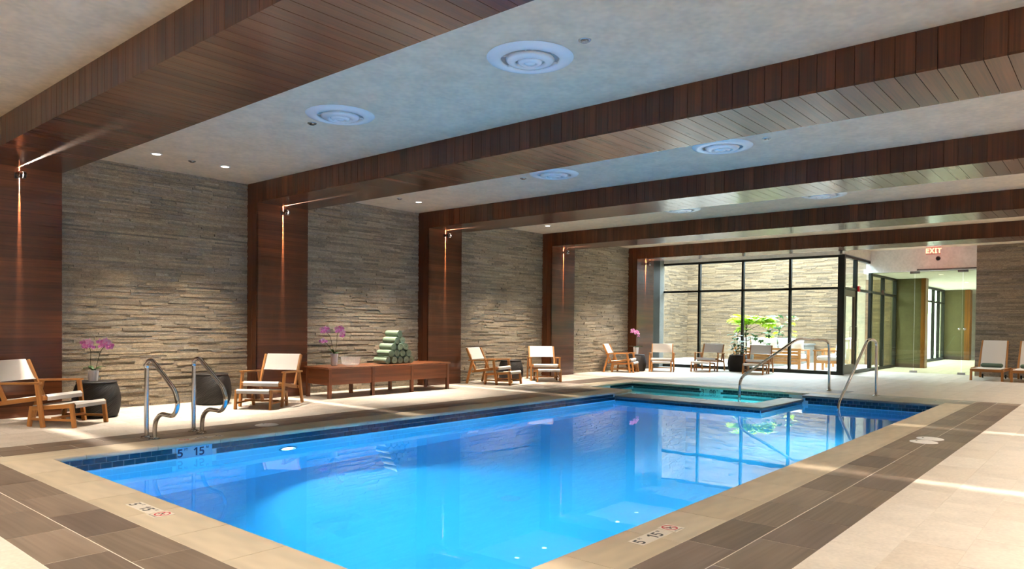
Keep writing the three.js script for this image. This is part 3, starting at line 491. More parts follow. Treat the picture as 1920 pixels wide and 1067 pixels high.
// corridor behind the glass
{
  const c = thing('wall_corridor', 'olive corridor walls with amber jambs beyond the glass partition', 'wall', 0, 0, 0, 0, null, 'structure');
  mesh('pier', bD(XG - 0.1, -4.78, 0, 2.78, 25.15, 25.45), M.olive, c); mesh('baseboard', bD(XG, -4.79, 0, 0.12, 25.13, 25.15), M.brownFrame, c);
  mesh('jamb', bD(-4.78, -4.66, 0, 2.78, 25.1, 25.5), M.amber, c);
  mesh('pier', bD(XG - 0.1, -4.78, 0, 2.78, 33.2, 33.5), M.olive, c); mesh('baseboard', bD(XG, -4.79, 0, 0.14, 33.17, 33.2), M.brownFrame, c);
  mesh('jamb', bD(-4.78, -4.6, 0, 2.78, 33.1, 33.6), M.amber, c);
  mesh('side_wall', bD(XG - 0.2, XG - 0.05, 0, 2.9, 33.5, 38), M.white, c); mesh('side_wall', bD(XS, XS + 0.2, 0, 2.9, DP + 0.3, 38), M.white, c); mesh('end_wall', bD(XG - 0.2, XS + 0.2, 0, 2.9, 37.5, 37.7), M.white, c);
  mesh('corridor_ceiling', mergeGeometries([bD(XG - 0.2, XS + 0.2, 2.78, 2.9, DP + 0.3, 37.7), bD(XG - 0.06, XS, 2.9, 3.0, DP + 0.1, DP + 0.4)]), M.white, c);
  const w = thing('window_4', 'row of tall dark framed windows farther along the corridor', 'window', 0, 0, 0, 0, null, 'structure');
  const ds = [25.5, 26.9, 28.3, 29.7, 31.1, 32.1, 33.1];
  ds.forEach((d) => mesh('mullion', bD(XG - 0.05, XG + 0.05, 0, 2.78, d - 0.045, d + 0.045), M.frame, w));
  for (let i = 0; i < ds.length - 1; i++) { for (const [y0, y1] of [[0, 0.1], [TRs(), TRs() + 0.06], [2.7, 2.78]]) mesh('rail', bD(XG - 0.05, XG + 0.05, y0, y1, ds[i] + 0.045, ds[i + 1] - 0.045), M.frame, w); mesh('pane', bD(XG - 0.002, XG + 0.002, 0.1, 2.7, ds[i] + 0.045, ds[i + 1] - 0.045), M.glass, w); }
  function TRs() { return 2.215; }
  const dr = thing('door_2', 'pale blue door at the far end of the corridor', 'door', 0, 0, 0, 0, null, 'structure');
  mesh('leaf', bD(-4.3, -3.3, 0.01, 2.1, 37.45, 37.5), std('#5f7f9a', { roughness: 0.5 }), dr); mesh('frame', mergeGeometries([bD(-4.38, -4.3, 0, 2.18, 37.42, 37.5), bD(-3.3, -3.22, 0, 2.18, 37.42, 37.5), bD(-4.38, -3.22, 2.1, 2.18, 37.42, 37.5)]), M.white, dr);
  for (const D of [23.6, 28, 34]) { const t = thing('downlight', 'recessed corridor downlight beyond the glass partition', 'ceiling light', -4.0, 2.78, D, 0, 'corridor downlights'); mesh('lens', new THREE.CylinderGeometry(0.06, 0.06, 0.004, 20).translate(0, -0.002, 0), M.lampGlow, t); mesh('trim_ring', lathe([[0.06, -0.004], [0.08, -0.005], [0.085, 0]], 24), M.vent, t); spot(-4.0, 2.76, D, -4.0, 0, D, LAMP.hall, 1.15, 0.6, new THREE.Color().setRGB(1, 0.95, 0.85), 3); }
}
// exit sign and dome camera
{
  const font = await new FontLoader().loadAsync('fonts/droid/droid_sans_bold.typeface.json');
  const t = thing('exit_sign', 'glowing red EXIT sign hanging from the ceiling by the glass entrance', 'exit sign', -3.78, 3.2, 21.2, 0);
  mesh('mount_bar', new RoundedBoxGeometry(0.36, 0.035, 0.05, 2, 0.008).translate(0, 0.155, 0), M.vent, t); mesh('stem', new THREE.CylinderGeometry(0.01, 0.01, 0.04, 10).translate(0.12, 0.178, 0), M.steel, t);
  mesh('panel', new THREE.BoxGeometry(0.34, 0.2, 0.008).translate(0, 0.035, 0), phy('#ffffff', { transmission: 1, thickness: 0, roughness: 0.05, color: new THREE.Color().setRGB(0.98, 0.8, 0.8) }), t);
  const g = new TextGeometry('EXIT', { font, size: 0.125, depth: 0.004, curveSegments: 4, bevelEnabled: false }); g.computeBoundingBox(); g.translate(-(g.boundingBox.max.x) / 2, -0.025, 0.006);
  mesh('letters', g, M.exitGlow, t);
  const p = new THREE.PointLight(new THREE.Color().setRGB(1, 0.08, 0.1), 0.2, 0, 2); p.position.copy(V(-3.78, 3.23, 21.28)); p.castShadow = true; p.shadow.radius = 3; scene.add(p);
  const c = thing('dome_camera', 'small dark dome camera on the bulkhead below the exit sign', 'camera', -3.8, 3.09, 21.97, 0);
  mesh('base', new THREE.CylinderGeometry(0.055, 0.055, 0.03, 24).rotateX(Math.PI / 2).translate(0, 0.01, 0.0), M.black, c); mesh('dome', new THREE.SphereGeometry(0.05, 24, 12, 0, 6.2832, 0, Math.PI / 2).rotateX(Math.PI / 2).translate(0, 0, 0.015), M.black, c);
}

// ---------------------------------------------------------------- courtyard
{
  const w = thing('wall_courtyard', 'sunlit stacked stone walls enclosing the open courtyard', 'wall', 0, 0, 0, 0, null, 'structure');
  mesh('wall_core', mergeGeometries([bD(-13.4, XG + 0.1, -0.05, 4.8, DB + 0.001, DB + 0.3), bD(-13.4, -13.1, -0.05, 4.8, DG, DB), bD(-13.4, XW - 0.3, -0.05, 4.8, DG - 0.2, DG)]), M.mortar, w);
  stoneWall(w, 'X', DB, -13.1, XG, 4.8, [0.47, 0.38, 0.275], 0, [0.03, 0.06], [0.2, 0.7]);  // stone colour darkened on both courtyard walls to offset the strong daylight
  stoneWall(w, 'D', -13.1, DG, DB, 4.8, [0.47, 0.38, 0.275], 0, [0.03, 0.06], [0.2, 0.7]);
  const f = mesh('floor_courtyard', bD(-13.4, XG, -0.3, -0.002, DG, 34), M.concretePale); tag(f, 'bright pale stone paving of the open courtyard', 'floor', null, 'structure');
  const garden = mesh('wall_garden', bD(-13.4, -13.1, 0, 4, DB + 0.3, 36), M.beigeWall); tag(garden, 'pale garden wall beyond the courtyard', 'wall', null, 'structure');
  const p = thing('planter', 'long grey concrete planter wall in the courtyard', 'planter', 0, 0, 0);
  for (const [a, b] of [[21.9, 23.3], [23.304, 24.7], [24.704, 25.9]]) mesh('panel', bD(-8.9, -8.2, 0, 0.62, a, b), M.concrete, p);
  mesh('cap', bD(-8.95, -8.16, 0.62, 0.66, 21.88, 25.92), M.concrete, p);
}
// ---------------------------------------------------------------- furniture builders
function loungeChair(label, X, D, fx, fd) {
  if (loungeChair.proto) return copyOf(loungeChair.proto, X, 0, D, facing(fx, fd), label);
  const t = loungeChair.proto = thing('lounge_chair', label, 'chair', X, 0, D, facing(fx, fd), 'teak lounge chairs round the pool');
  for (const s of [-1, 1]) {
    const x = s * 0.315;
    mesh('front_leg', bar([x, 0, 0.345], [x, 0.49, 0.27], 0.034, 0.05), M.teak, t);
    mesh('rear_leg', bar([x, 0, -0.355], [x, 0.475, -0.225], 0.034, 0.05), M.teak, t);
    mesh('armrest', bar([x, 0.498, 0.315], [x, 0.478, -0.31], 0.052, 0.024), M.teak, t);
    mesh('back_post', bar([s * 0.277, 0.27, -0.17], [s * 0.277, 0.722, -0.39], 0.032, 0.045), M.teak, t);
    mesh('seat_rail', bar([s * 0.277, 0.335, 0.335], [s * 0.277, 0.25, -0.24], 0.03, 0.05), M.teak, t);
  }
  mesh('cross_rail', bar([-0.3, 0.325, 0.325], [0.3, 0.325, 0.325], 0.045, 0.03, [0, 1, 0]), M.teak, t);
  mesh('cross_rail', bar([-0.31, 0.25, -0.23], [0.31, 0.25, -0.23], 0.045, 0.03, [0, 1, 0]), M.teak, t);
  mesh('seat_sling', sling([[0.352, 0.298], [0.357, 0.34], [0.335, 0.362], [0.2, 0.334], [0, 0.302], [-0.17, 0.286], [-0.235, 0.285]], 0.262), M.sling, t);
  mesh('back_sling', sling([[-0.265, 0.495], [-0.285, 0.5], [-0.33, 0.575], [-0.365, 0.645], [-0.405, 0.722], [-0.415, 0.728]], 0.261), M.sling, t);
  return t;
}
function sling(profile, hx, t = 0.006) {                              // profile of [z, y] points swept across x
  const P = [], I = [], T = [], n = profile.length;
  const pr = profile.map(([z, y], i) => { const a = profile[Math.max(0, i - 1)], b = profile[Math.min(n - 1, i + 1)], l = Math.hypot(b[0] - a[0], b[1] - a[1]); return [[z, y], [z + (b[1] - a[1]) / l * t, y - (b[0] - a[0]) / l * t]]; });
  for (let f = 0; f < 2; f++) for (let i = 0; i < n; i++) for (const x of [-hx, hx]) { P.push(x, pr[i][f][1], pr[i][f][0]); T.push((x + hx) * 12, i * 1.2); }
  for (let f = 0; f < 2; f++) for (let i = 0; i < n - 1; i++) { const a = f * n * 2 + i * 2; f ? I.push(a, a + 2, a + 1, a + 1, a + 2, a + 3) : I.push(a, a + 1, a + 2, a + 1, a + 3, a + 2); }
  for (let i = 0; i < n - 1; i++) for (const s of [0, 1]) { const a = i * 2 + s, b = n * 2 + i * 2 + s; s ? I.push(a, b, a + 2, b, b + 2, a + 2) : I.push(a, a + 2, b, b, a + 2, b + 2); }
  for (const i of [0, n - 1]) { const a = i * 2, b = n * 2 + i * 2; I.push(a, a + 1, b, a + 1, b + 1, b); }
  const g = new THREE.BufferGeometry(); g.setAttribute('position', new THREE.Float32BufferAttribute(P, 3)); g.setAttribute('uv', new THREE.Float32BufferAttribute(T, 2)); g.setIndex(I); const q = g.toNonIndexed(); q.computeVertexNormals(); return q;
}
function ottoman(label, X, D, fx, fd) {
  if (ottoman.proto) return copyOf(ottoman.proto, X, 0, D, facing(fx, fd), label);
  const t = ottoman.proto = thing('footstool', label, 'footstool', X, 0, D, facing(fx, fd), 'teak footstools with the lounge chairs');
  for (const s of [-1, 1]) {
    const x = s * 0.25;
    mesh('leg', bar([x, 0, 0.285], [x, 0.27, 0.25], 0.034, 0.045), M.teak, t); mesh('leg', bar([x, 0, -0.285], [x, 0.23, -0.25], 0.034, 0.045), M.teak, t);
    mesh('side_rail', bar([x, 0.246, 0.25], [x, 0.206, -0.25], 0.03, 0.045), M.teak, t); mesh('stretcher', bar([x, 0.085, 0.27], [x, 0.085, -0.27], 0.02, 0.028), M.teak, t);
  }
  mesh('cross_rail', bar([-0.25, 0.1, 0], [0.25, 0.1, 0], 0.028, 0.02, [0, 1, 0]), M.teak, t);
  mesh('sling_seat', sling([[0.286, 0.222], [0.29, 0.258], [0.27, 0.278], [0.1, 0.254], [-0.1, 0.24], [-0.25, 0.235], [-0.262, 0.22]], 0.233), M.sling, t);
  return t;
}
function drumShape(open) {
  const p = []; for (let i = 0; i <= 14; i++) { const y = i / 14; p.push([0.205 + 0.06 * Math.sin(Math.PI * Math.min(1, y * 0.9 + 0.1)) ** 0.8 + 0.004 * y, 0.01 + y * 0.43]); }
  return open ? p : p;
}
function woven(profile, nv, rows, r = 0.012) {                       // a lathed body whose surface is a real over-under weave
  const pts = []; const ringN = nv * 4, P = [], I = [], T = [];
  const lenY = rows * 2, at = (t) => { const f = t * (profile.length - 1), i = Math.min(profile.length - 2, Math.floor(f)), k = f - i; return [profile[i][0] * (1 - k) + profile[i + 1][0] * k, profile[i][1] * (1 - k) + profile[i + 1][1] * k]; };
  for (let j = 0; j <= lenY; j++) for (let i = 0; i <= ringN; i++) {
    const a = i / ringN * 2 * Math.PI, [R, y] = at(j / lenY), phase = Math.cos(i / ringN * 2 * Math.PI * nv) * (Math.floor(j / 2) % 2 ? 1 : -1), w = j % 2 ? phase : 0, q = R + r * 0.55 * w;
    P.push(Math.cos(a) * q, y, Math.sin(a) * q); T.push(i / ringN * 6, j / lenY * 2);
  }
  const n = ringN + 1; for (let j = 0; j < lenY; j++) for (let i = 0; i < ringN; i++) { const a = j * n + i; I.push(a, a + n, a + 1, a + 1, a + n, a + n + 1); }
  const g = new THREE.BufferGeometry(); g.setAttribute('position', new THREE.Float32BufferAttribute(P, 3)); g.setAttribute('uv', new THREE.Float32BufferAttribute(T, 2)); g.setIndex(I); g.computeVertexNormals(); return g;
}
const drumGeo = woven(drumShape(), 44, 34);
function drumTable(label, X, D) {
  if (drumTable.proto) return copyOf(drumTable.proto, X, 0, D, 0, label);
  const t = drumTable.proto = thing('rattan_side_table', label, 'side table', X, 0, D, 0, 'woven drum side tables');
  mesh('woven_body', drumGeo, M.rattan, t); mesh('table_top', lathe([[0, 0.452], [0.2, 0.452], [0.222, 0.447], [0.228, 0.437], [0.222, 0.427], [0, 0.427]], 44), M.rattan, t);
  mesh('base_rim', lathe([[0, 0], [0.212, 0], [0.218, 0.008], [0.212, 0.02], [0, 0.02]], 40), M.rattan, t);
  return t;
}
function petalGeo(w, l, cup) { const s = new THREE.Shape(); s.moveTo(0, 0); s.bezierCurveTo(w, l * 0.15, w, l * 0.85, 0, l); s.bezierCurveTo(-w, l * 0.85, -w, l * 0.15, 0, 0); const g = new THREE.ShapeGeometry(s, 5), p = g.attributes.position; for (let i = 0; i < p.count; i++) { const x = p.getX(i), y = p.getY(i); p.setZ(i, cup * (y / l) ** 2 * l - 0.25 * x * x / w); } g.computeVertexNormals(); return g; }
function leafGeo(w, l, arch) { const s = new THREE.PlaneGeometry(1, 1, 2, 8), p = s.attributes.position; for (let i = 0; i < p.count; i++) { const v = p.getY(i) + 0.5, u = p.getX(i) * 2, ww = w * Math.sin(Math.PI * Math.min(1, 0.12 + v * 0.88)) ** 0.7; p.setXYZ(i, u * ww / 2, arch * Math.sin(v * 2.2) * l * 0.55 + Math.abs(u) * 0.008, v * l); } s.computeVertexNormals(); return s; }
const flowerParts = { wide: mergeGeometries([0, 1].map((k) => petalGeo(0.021, 0.036, 0.12).rotateZ(k ? 1.5 : -1.5))), thin: mergeGeometries([0, 2.1, -2.1].map((a) => petalGeo(0.012, 0.034, 0.15).rotateZ(a))), lip: petalGeo(0.008, 0.016, 0.7).rotateZ(Math.PI) };
// orchid: stems as lists of local points, blossoms as [x, y, z, turn]
function orchid(label, X, h, D, pot, potMat, stems, blooms, leaves, pale) {
  const t = thing('potted_orchid', label, 'orchid', X, h, D); mesh('pot', pot.geo, potMat, t); mesh('potting_moss', new THREE.CylinderGeometry(pot.r * 0.9, pot.r * 0.9, 0.01, 20).translate(0, pot.h - 0.014, 0), M.soil, t);
  for (const s of stems) mesh('stem', sweep(new THREE.CatmullRomCurve3(s.map((p) => new THREE.Vector3(...p))).getPoints(16), 0.0036, 7), M.stem, t);
  for (const [turn, l, w, arch] of leaves) { const m = mesh('leaf', leafGeo(w, l, arch), M.leaf, t); m.position.set(0, pot.h - 0.01, 0); m.rotation.y = turn; m.userData.label = 'long glossy green leaf'; }
  blooms.forEach(([x, y, z, turn], i) => { const f = mesh('blossom', flowerParts.wide, (i + pale) % 3 ? M.petal : M.petalPale, t); f.scale.setScalar(1.25); f.position.set(x, y, z); f.rotation.set(-0.1, turn, rr(-0.3, 0.3)); mesh('sepal', flowerParts.thin, M.petalPale, f).position.z = -0.003; mesh('lip', flowerParts.lip, M.petalLip, f).position.z = 0.006; });
}
const CAMTURN = (X, D) => Math.atan2(-X, D);                          // turn that points local +z at the open side of the room

// ---------------------------------------------------------------- seating along the stone wall
loungeChair('teak lounge chair with white sling before the first wooden column', -9.656, 2.789, 0.85, 0.53);
ottoman('teak footstool with white sling before the chair at the first wooden column', -9.294, 2.992, 0.852, 0.525);
drumTable('dark woven drum table carrying the pink orchid in a white pot near the ladder', -9.8, 3.47);
drumTable('dark woven drum table standing empty behind the chrome ladder rails', -10.2, 5.17);
loungeChair('teak lounge chair with white sling beside the wooden bench', -9.516, 5.735, 0.554, -0.833);
ottoman('teak footstool with white sling before the chair beside the bench', -9.276, 5.431, 0.58, -0.815);
loungeChair('teak lounge chair turned along the wall past the towel bench', -9.93, 10.95, 0.975, 0.22);
ottoman('teak footstool of the chair turned along the wall past the bench', -9.6, 11.0, 0.97, 0.24);
drumTable('dark woven drum table between the two chairs past the towel bench', -10.13, 11.86);
loungeChair('teak lounge chair angled before the fourth wooden column', -9.78, 12.56, 0.72, -0.69);
ottoman('teak footstool of the chair before the fourth wooden column', -9.442, 12.264, 0.72, -0.69);
loungeChair('teak lounge chair side on beside the last stone bay', -10.1, 16.27, 0.96, 0.28);
ottoman('teak footstool tucked under the chair by the last stone bay', -9.97, 16.31, 0.96, 0.28);
drumTable('dark woven drum table with tall purple orchid before the fifth wooden column', -10.02, 16.95);
loungeChair('teak lounge chair beside the purple orchid table before the glazing', -9.53, 17.47, 0.449, -0.893);
ottoman('teak footstool tucked under the chair beside the purple orchid table', -9.46, 17.33, 0.449, -0.893);
loungeChair('teak lounge chair between the purple orchid and black planter', -8.72, 18.69, 0.14, -0.99);
ottoman('teak footstool between the purple orchid and black planter', -8.68, 18.2, 0.2, -0.98);
loungeChair('teak lounge chair on the spa rail side of the black planter', -7.37, 18.76, 0.2, -0.98);
ottoman('teak footstool on the spa rail side of the black planter', -7.27, 18.26, 0.2, -0.98);
{
  // long bench with four pairs of legs
  const t = thing('bench', 'long reddish wood bench with boxed sides before the stone wall', 'bench', 0, 0, 0);
  const X0 = -10.19, X1 = -9.6, D0 = 6.8, legs = [6.8, 7.66, 8.53, 9.41], D1 = 9.41;
  mesh('bench_top', new RoundedBoxGeometry(X1 - X0 + 0.08, 0.028, D1 - D0 + 0.12, 2, 0.01).translate((X0 + X1) / 2, 0.487, -(D0 + D1) / 2), M.redwood, t);
  for (const d of legs) for (const x of [X0, X1]) mesh('leg', bD(x - 0.025, x + 0.025, 0, 0.473, d - 0.026, d + 0.026), M.redwood, t);
  for (let i = 0; i < 3; i++) { mesh('front_panel', bD(X1 - 0.012, X1 + 0.008, 0.215, 0.473, legs[i] + 0.027, legs[i + 1] - 0.027, 2), M.redwood, t); mesh('back_panel', bD(X0 - 0.008, X0 + 0.012, 0.215, 0.473, legs[i] + 0.027, legs[i + 1] - 0.027, 2), M.redwood, t); }
  for (const d of [D0, D1]) mesh('end_panel', bD(X0 + 0.026, X1 - 0.026, 0.215, 0.473, d - 0.01, d + 0.01, 0), M.redwood, t);
  mesh('bottom_panel', bD(X0 + 0.02, X1 - 0.02, 0.215, 0.23, D0 + 0.03, D1 - 0.03, 2), M.redwood, t);
  // rolled towels: a spiral roll with visible turns at the ends
  const R = 0.064, len = 0.34, rollGeo = (() => {
    const pts = [], turns = 3.2, n = 90, th = 0.011;
    for (let i = 0; i <= n; i++) { const a = i / n * turns * 2 * Math.PI, r = 0.012 + (R - 0.012) * (i / n); pts.push(new THREE.Vector2(Math.cos(a) * r, Math.sin(a) * r)); }
    for (let i = n; i >= 0; i--) { const a = i / n * turns * 2 * Math.PI, r = 0.012 + (R - 0.012) * (i / n) - th; pts.push(new THREE.Vector2(Math.cos(a) * Math.max(r, 0.002), Math.sin(a) * Math.max(r, 0.002))); }
    const g = new THREE.ExtrudeGeometry(new THREE.Shape(pts), { depth: len - 0.012, bevelEnabled: true, bevelThickness: 0.006, bevelSize: 0.003, bevelSegments: 2, steps: 1 }); g.translate(0, 0, -len / 2 + 0.006); return g;
  })();
  const y0 = 0.501 + R + 0.002; let k = 0;
  for (let row = 0; row < 5; row++) for (let i = 0; i < 5 - row; i++) {
    const m = mesh('rolled_towel', rollGeo, M.towel[k++ % 3]); m.position.copy(V(-9.87 + rr(-0.015, 0.015), y0 + row * 0.1165, 8.35 + (i - (4 - row) / 2) * 0.1345)); m.rotation.order = 'YXZ'; m.rotation.y = Math.PI / 2; m.rotation.z = rr(0.4, 1.2) + row;
    tag(m, 'rolled sage green towel in the ' + ['bottom row of five', 'row of four', 'row of three', 'row of two', 'single top place'][row] + ' of the bench pyramid', 'towel', 'rolled towels stacked on the bench');
  }
  // fluted glass bowl
  const b = thing('glass_bowl', 'clear fluted glass bowl on the wooden bench', 'bowl', -9.88, 0.503, 7.42); const flutes = 22, prof = [[0.0, 0], [0.11, 0], [0.135, 0.008], [0.15, 0.05], [0.165, 0.135], [0.158, 0.137], [0.143, 0.052], [0.128, 0.016], [0, 0.012]];
  const bg = lathe(prof, flutes * 4), p = bg.attributes.position; for (let i = 0; i < p.count; i++) { const x = p.getX(i), z = p.getZ(i), a = Math.atan2(z, x), s = 1 + 0.035 * Math.cos(a * flutes) * Math.min(1, p.getY(i) / 0.04), up = p.getY(i) > 0.13 ? 0.012 * Math.cos(a * flutes) : 0; p.setXYZ(i, x * s, p.getY(i) + up, z * s); } bg.computeVertexNormals();
  mesh('bowl_body', bg, M.crystal, b);
}
{
  const cylPot = (r0, r1, h) => ({ r: r1, h, geo: lathe([[0, 0], [r0 * 0.96, 0], [r0, 0.006], [r1, h - 0.004], [r1 - 0.004, h], [r1 - 0.01, h - 0.004], [r1 - 0.012, h - 0.03], [0, h - 0.03]], 36) });
  // stems lean along the direction across the view, about (0.55, 0.83) in (X, D)
  const P = (s, y, n = 0) => [0.55 * s + 0.8 * n, y, -0.83 * s + 0.55 * n];
  const bl = (s, y, n, j) => [...P(s, y, n), Math.PI / 2 - 0.55 + j];
  const three = (s0, y0) => { const out = []; for (const [ds, dy, n] of [[-0.05, 0.03, 0.02], [-0.01, -0.005, 0.04], [0.03, 0.03, 0.02], [0.05, -0.02, 0.03], [-0.035, -0.025, 0.0], [0.01, 0.045, 0]]) out.push(bl(s0 + ds, y0 + dy, n, rr(-0.5, 0.5))); return out; };
  const tableTop = 0.452;
  orchid('two stemmed pink orchid in a white pot on the woven table near the ladder', -9.8, tableTop, 3.43, cylPot(0.052, 0.062, 0.135), M.porcelain,
    [[P(-0.01, 0.1), P(-0.03, 0.22), P(-0.03, 0.38), P(-0.06, 0.45)], [P(0.02, 0.1), P(0.05, 0.24), P(0.09, 0.38), P(0.15, 0.46)]],
    [...three(-0.06, 0.45), ...three(0.13, 0.46), bl(0.2, 0.45, 0.02, 0), bl(0.19, 0.42, 0.03, 0.3)], [[0.5, 0.16, 0.05, 0.5], [1.8, 0.15, 0.05, 0.35], [3.4, 0.17, 0.05, 0.5], [4.8, 0.14, 0.05, 0.7]], 1);
  orchid('magenta orchid with arching stems in a grey white vase on the bench', -9.98, 0.502, 7.16, cylPot(0.05, 0.064, 0.2), M.porcelain,
    [[P(0, 0.18), P(-0.03, 0.32), P(-0.08, 0.5), P(-0.16, 0.58)], [P(0.01, 0.18), P(0.04, 0.36), P(0.05, 0.52), P(0.1, 0.6)], [P(0, 0.18), P(-0.06, 0.28), P(-0.12, 0.36), P(-0.19, 0.42)]],
    [...three(-0.15, 0.58), ...three(0.09, 0.59), bl(0.13, 0.54, 0.02, 0), bl(0.12, 0.49, 0.03, 0.2), bl(0.14, 0.51, 0.0, -0.3), bl(-0.18, 0.42, 0.02, 0.2), bl(-0.21, 0.4, 0.02, -0.2), bl(-0.15, 0.4, 0.03, 0)], [[0.4, 0.16, 0.06, 0.9], [2.0, 0.15, 0.06, 0.8], [3.5, 0.18, 0.06, 0.2], [4.9, 0.14, 0.06, 0.9]], 0);
  orchid('tall purple orchid with spreading dark leaves before the fifth column', -10.02, tableTop, 16.93, cylPot(0.06, 0.075, 0.19), M.porcelain,
    [[P(0, 0.17), P(0.06, 0.3), P(0.08, 0.46), P(-0.04, 0.62)]], [...three(-0.1, 0.62), ...three(0.0, 0.58), bl(0.05, 0.55, 0.02, 0), bl(0.06, 0.49, 0.02, 0)], [[0.3, 0.2, 0.05, 0.3], [1.5, 0.2, 0.05, 0.25], [2.6, 0.2, 0.05, 0.3], [3.6, 0.22, 0.05, 0.2], [5, 0.2, 0.05, 0.3]], 0);
}
// ---------------------------------------------------------------- rails
function rail(label, pts, feet, r = 0.0225, fillet = 0.09) {
  const t = thing('grab_rail', label, 'handrail'); const v = pts.map((p) => V(...p));
  mesh('tube', sweep(filleted(v, fillet, 8), r, 18), M.chrome, t);
  for (const [X, D] of feet) { const m = mesh('escutcheon', lathe([[0, 0], [0.055, 0], [0.055, 0.006], [0.04, 0.014], [0.026, 0.018], [0, 0.018]], 28), M.chrome, t); m.position.copy(V(X, 0, D)); }
}
for (const [D, dx, n] of [[3.21, 0, 'nearer the corner of the pool'], [3.735, -0.06, 'nearer the empty woven table']])
  rail('chrome pool ladder grab rail ' + n, [[-7.72, 0], [-7.72, 0.775], [-7.6, 0.815], [-7.06, 0.52], [-7.0, 0.38], [-7.1, 0.27], [-7.39, 0.272], [-7.52, 0.18], [-7.535, 0]].map(([x, y]) => [x + dx, y, D]), [[-7.72 + dx, D], [-7.535 + dx, D]], 0.0225, 0.1);
rail('steel spa handrail with a long sloping arm above the turquoise spa', [[-5.234, -0.6, 12.45], [-5.229, 0.29, 12.461], [-4.665, 1.0, 13.76], [-4.33, 0.965, 14.53], [-4.32, 0, 14.56]], [[-4.32, 14.56]], 0.024, 0.13);
rail('steel pool handrail running steeply into the water by the spa', [[-3.67, -0.5, 12.82], [-3.656, -0.06, 12.865], [-3.43, 1.02, 13.72], [-3.36, 0.99, 14.0], [-3.355, 0, 14.01]], [[-3.355, 14.01]], 0.024, 0.1);
// ---------------------------------------------------------------- skimmer lids
{
  const lid = lathe([[0, 0.006], [0.118, 0.006], [0.13, 0.003], [0.134, 0]], 40);
  for (const [X, D, where] of [[-7.64, 4.54, 'alone on the ladder side border'], [-1.6, 8.66, 'of a pair on the long border, nearer the no diving tile'], [-1.595, 8.96, 'of a pair on the long border, nearer the steep handrail']]) {
    const t = thing('skimmer_lid', 'round white skimmer lid ' + where, 'lid', X, 0, D); mesh('cover', lid, M.lid, t); mesh('finger_hole', new THREE.CylinderGeometry(0.01, 0.01, 0.002, 12).translate(-0.07, 0.0068, 0), M.black, t);
  }
}
// ---------------------------------------------------------------- sun loungers by the end wall
function lounger(label, X, D) {
  if (lounger.proto) return copyOf(lounger.proto, X, 0, D, 0, label);
  const t = lounger.proto = thing('sun_lounger', label, 'lounger', X, 0, D, 0, 'teak sun loungers by the end wall');   // local +z towards the pool
  for (const s of [-1, 1]) {
    const x = s * 0.31;
    mesh('side_rail', bar([x, 0.24, 0.02], [x, 0.24, -1.72], 0.035, 0.06), M.teak, t);
    mesh('leg', bar([x, 0, -0.03], [x, 0.27, -0.03], 0.05, 0.05), M.teak, t); mesh('leg', bar([x, 0, -1.5], [x, 0.24, -1.5], 0.05, 0.05), M.teak, t);
    mesh('back_rail', bar([s * 0.285, 0.25, -1.02], [s * 0.262, 0.93, -1.45], 0.04, 0.05), M.teak, t);
    mesh('wheel', new THREE.CylinderGeometry(0.05, 0.05, 0.03, 20).rotateZ(Math.PI / 2).translate(s * 0.24, 0.05, -1.35), M.black, t);
    mesh('armrest', bar([s * 0.34, 0.28, -0.35], [s * 0.34, 0.28, -1.0], 0.045, 0.02), M.teak, t);
  }
  mesh('front_rail', bar([-0.33, 0.245, 0.0], [0.33, 0.245, 0.0], 0.065, 0.035, [0, 1, 0]), M.teak, t);
  mesh('seat_sling', sling([[0.0, 0.275], [-0.02, 0.285], [-0.5, 0.277], [-1.02, 0.277]], 0.285), M.sling, t);
  mesh('back_sling', sling([[-1.01, 0.27], [-1.03, 0.29], [-1.24, 0.63], [-1.42, 0.915], [-1.455, 0.935]], 0.25), M.sling, t);
  return t;
}
lounger('white sling sun lounger with a rolled green towel by the glass partition', -2.44, 20.08);
lounger('second white sling sun lounger from the glass partition', -1.64, 20.05);
{
  const roll = () => { const g = new THREE.CapsuleGeometry(0.052, 0.36, 6, 24).rotateZ(Math.PI / 2); return g; };
  for (const [X, D, l] of [[-2.44, 21.0, 'dark green rolled towel lying on the lounger by the glass partition'], [-1.64, 20.97, 'dark green rolled towel lying on the second lounger from the glass partition']]) { const m = mesh('rolled_towel', roll(), M.darkTowel); m.position.copy(V(X, 0.335, D)); tag(m, l, 'towel'); }
}
// ---------------------------------------------------------------- plants
function blade(l, w, lift) {                                          // pointed leaflet along +z with a folded midrib
  const P = [], I = [], n = 5; for (let i = 0; i <= n; i++) { const v = i / n, ww = w * Math.sin(Math.PI * Math.min(1, 0.1 + v * 0.9)) * 0.5, y = lift * v * (1 - v * 1.1) * l; P.push(-ww, y - ww * 0.25, v * l, 0, y, v * l, ww, y - ww * 0.25, v * l); }
  for (let i = 0; i < n; i++) for (let k = 0; k < 2; k++) { const a = i * 3 + k; I.push(a, a + 3, a + 1, a + 1, a + 3, a + 4); }
  const g = new THREE.BufferGeometry(); g.setAttribute('position', new THREE.Float32BufferAttribute(P, 3)); g.setAttribute('uv', new THREE.Float32BufferAttribute(new Float32Array(P.length / 3 * 2), 2)); g.setIndex(I); g.computeVertexNormals(); return g;
}
const palmate = (n, l, w, spread) => mergeGeometries(Array.from({ length: n }, (_, k) => blade(l * (1 - 0.35 * Math.abs(k / (n - 1) - 0.5) * 2), w, 0.35).rotateX(0.1).rotateY((k / (n - 1) - 0.5) * spread)));
const bigLeaf = palmate(9, 0.26, 0.075, 4.2), smallLeaf = palmate(5, 0.15, 0.06, 3.2), simpleLeaf = blade(0.2, 0.085, 0.5);
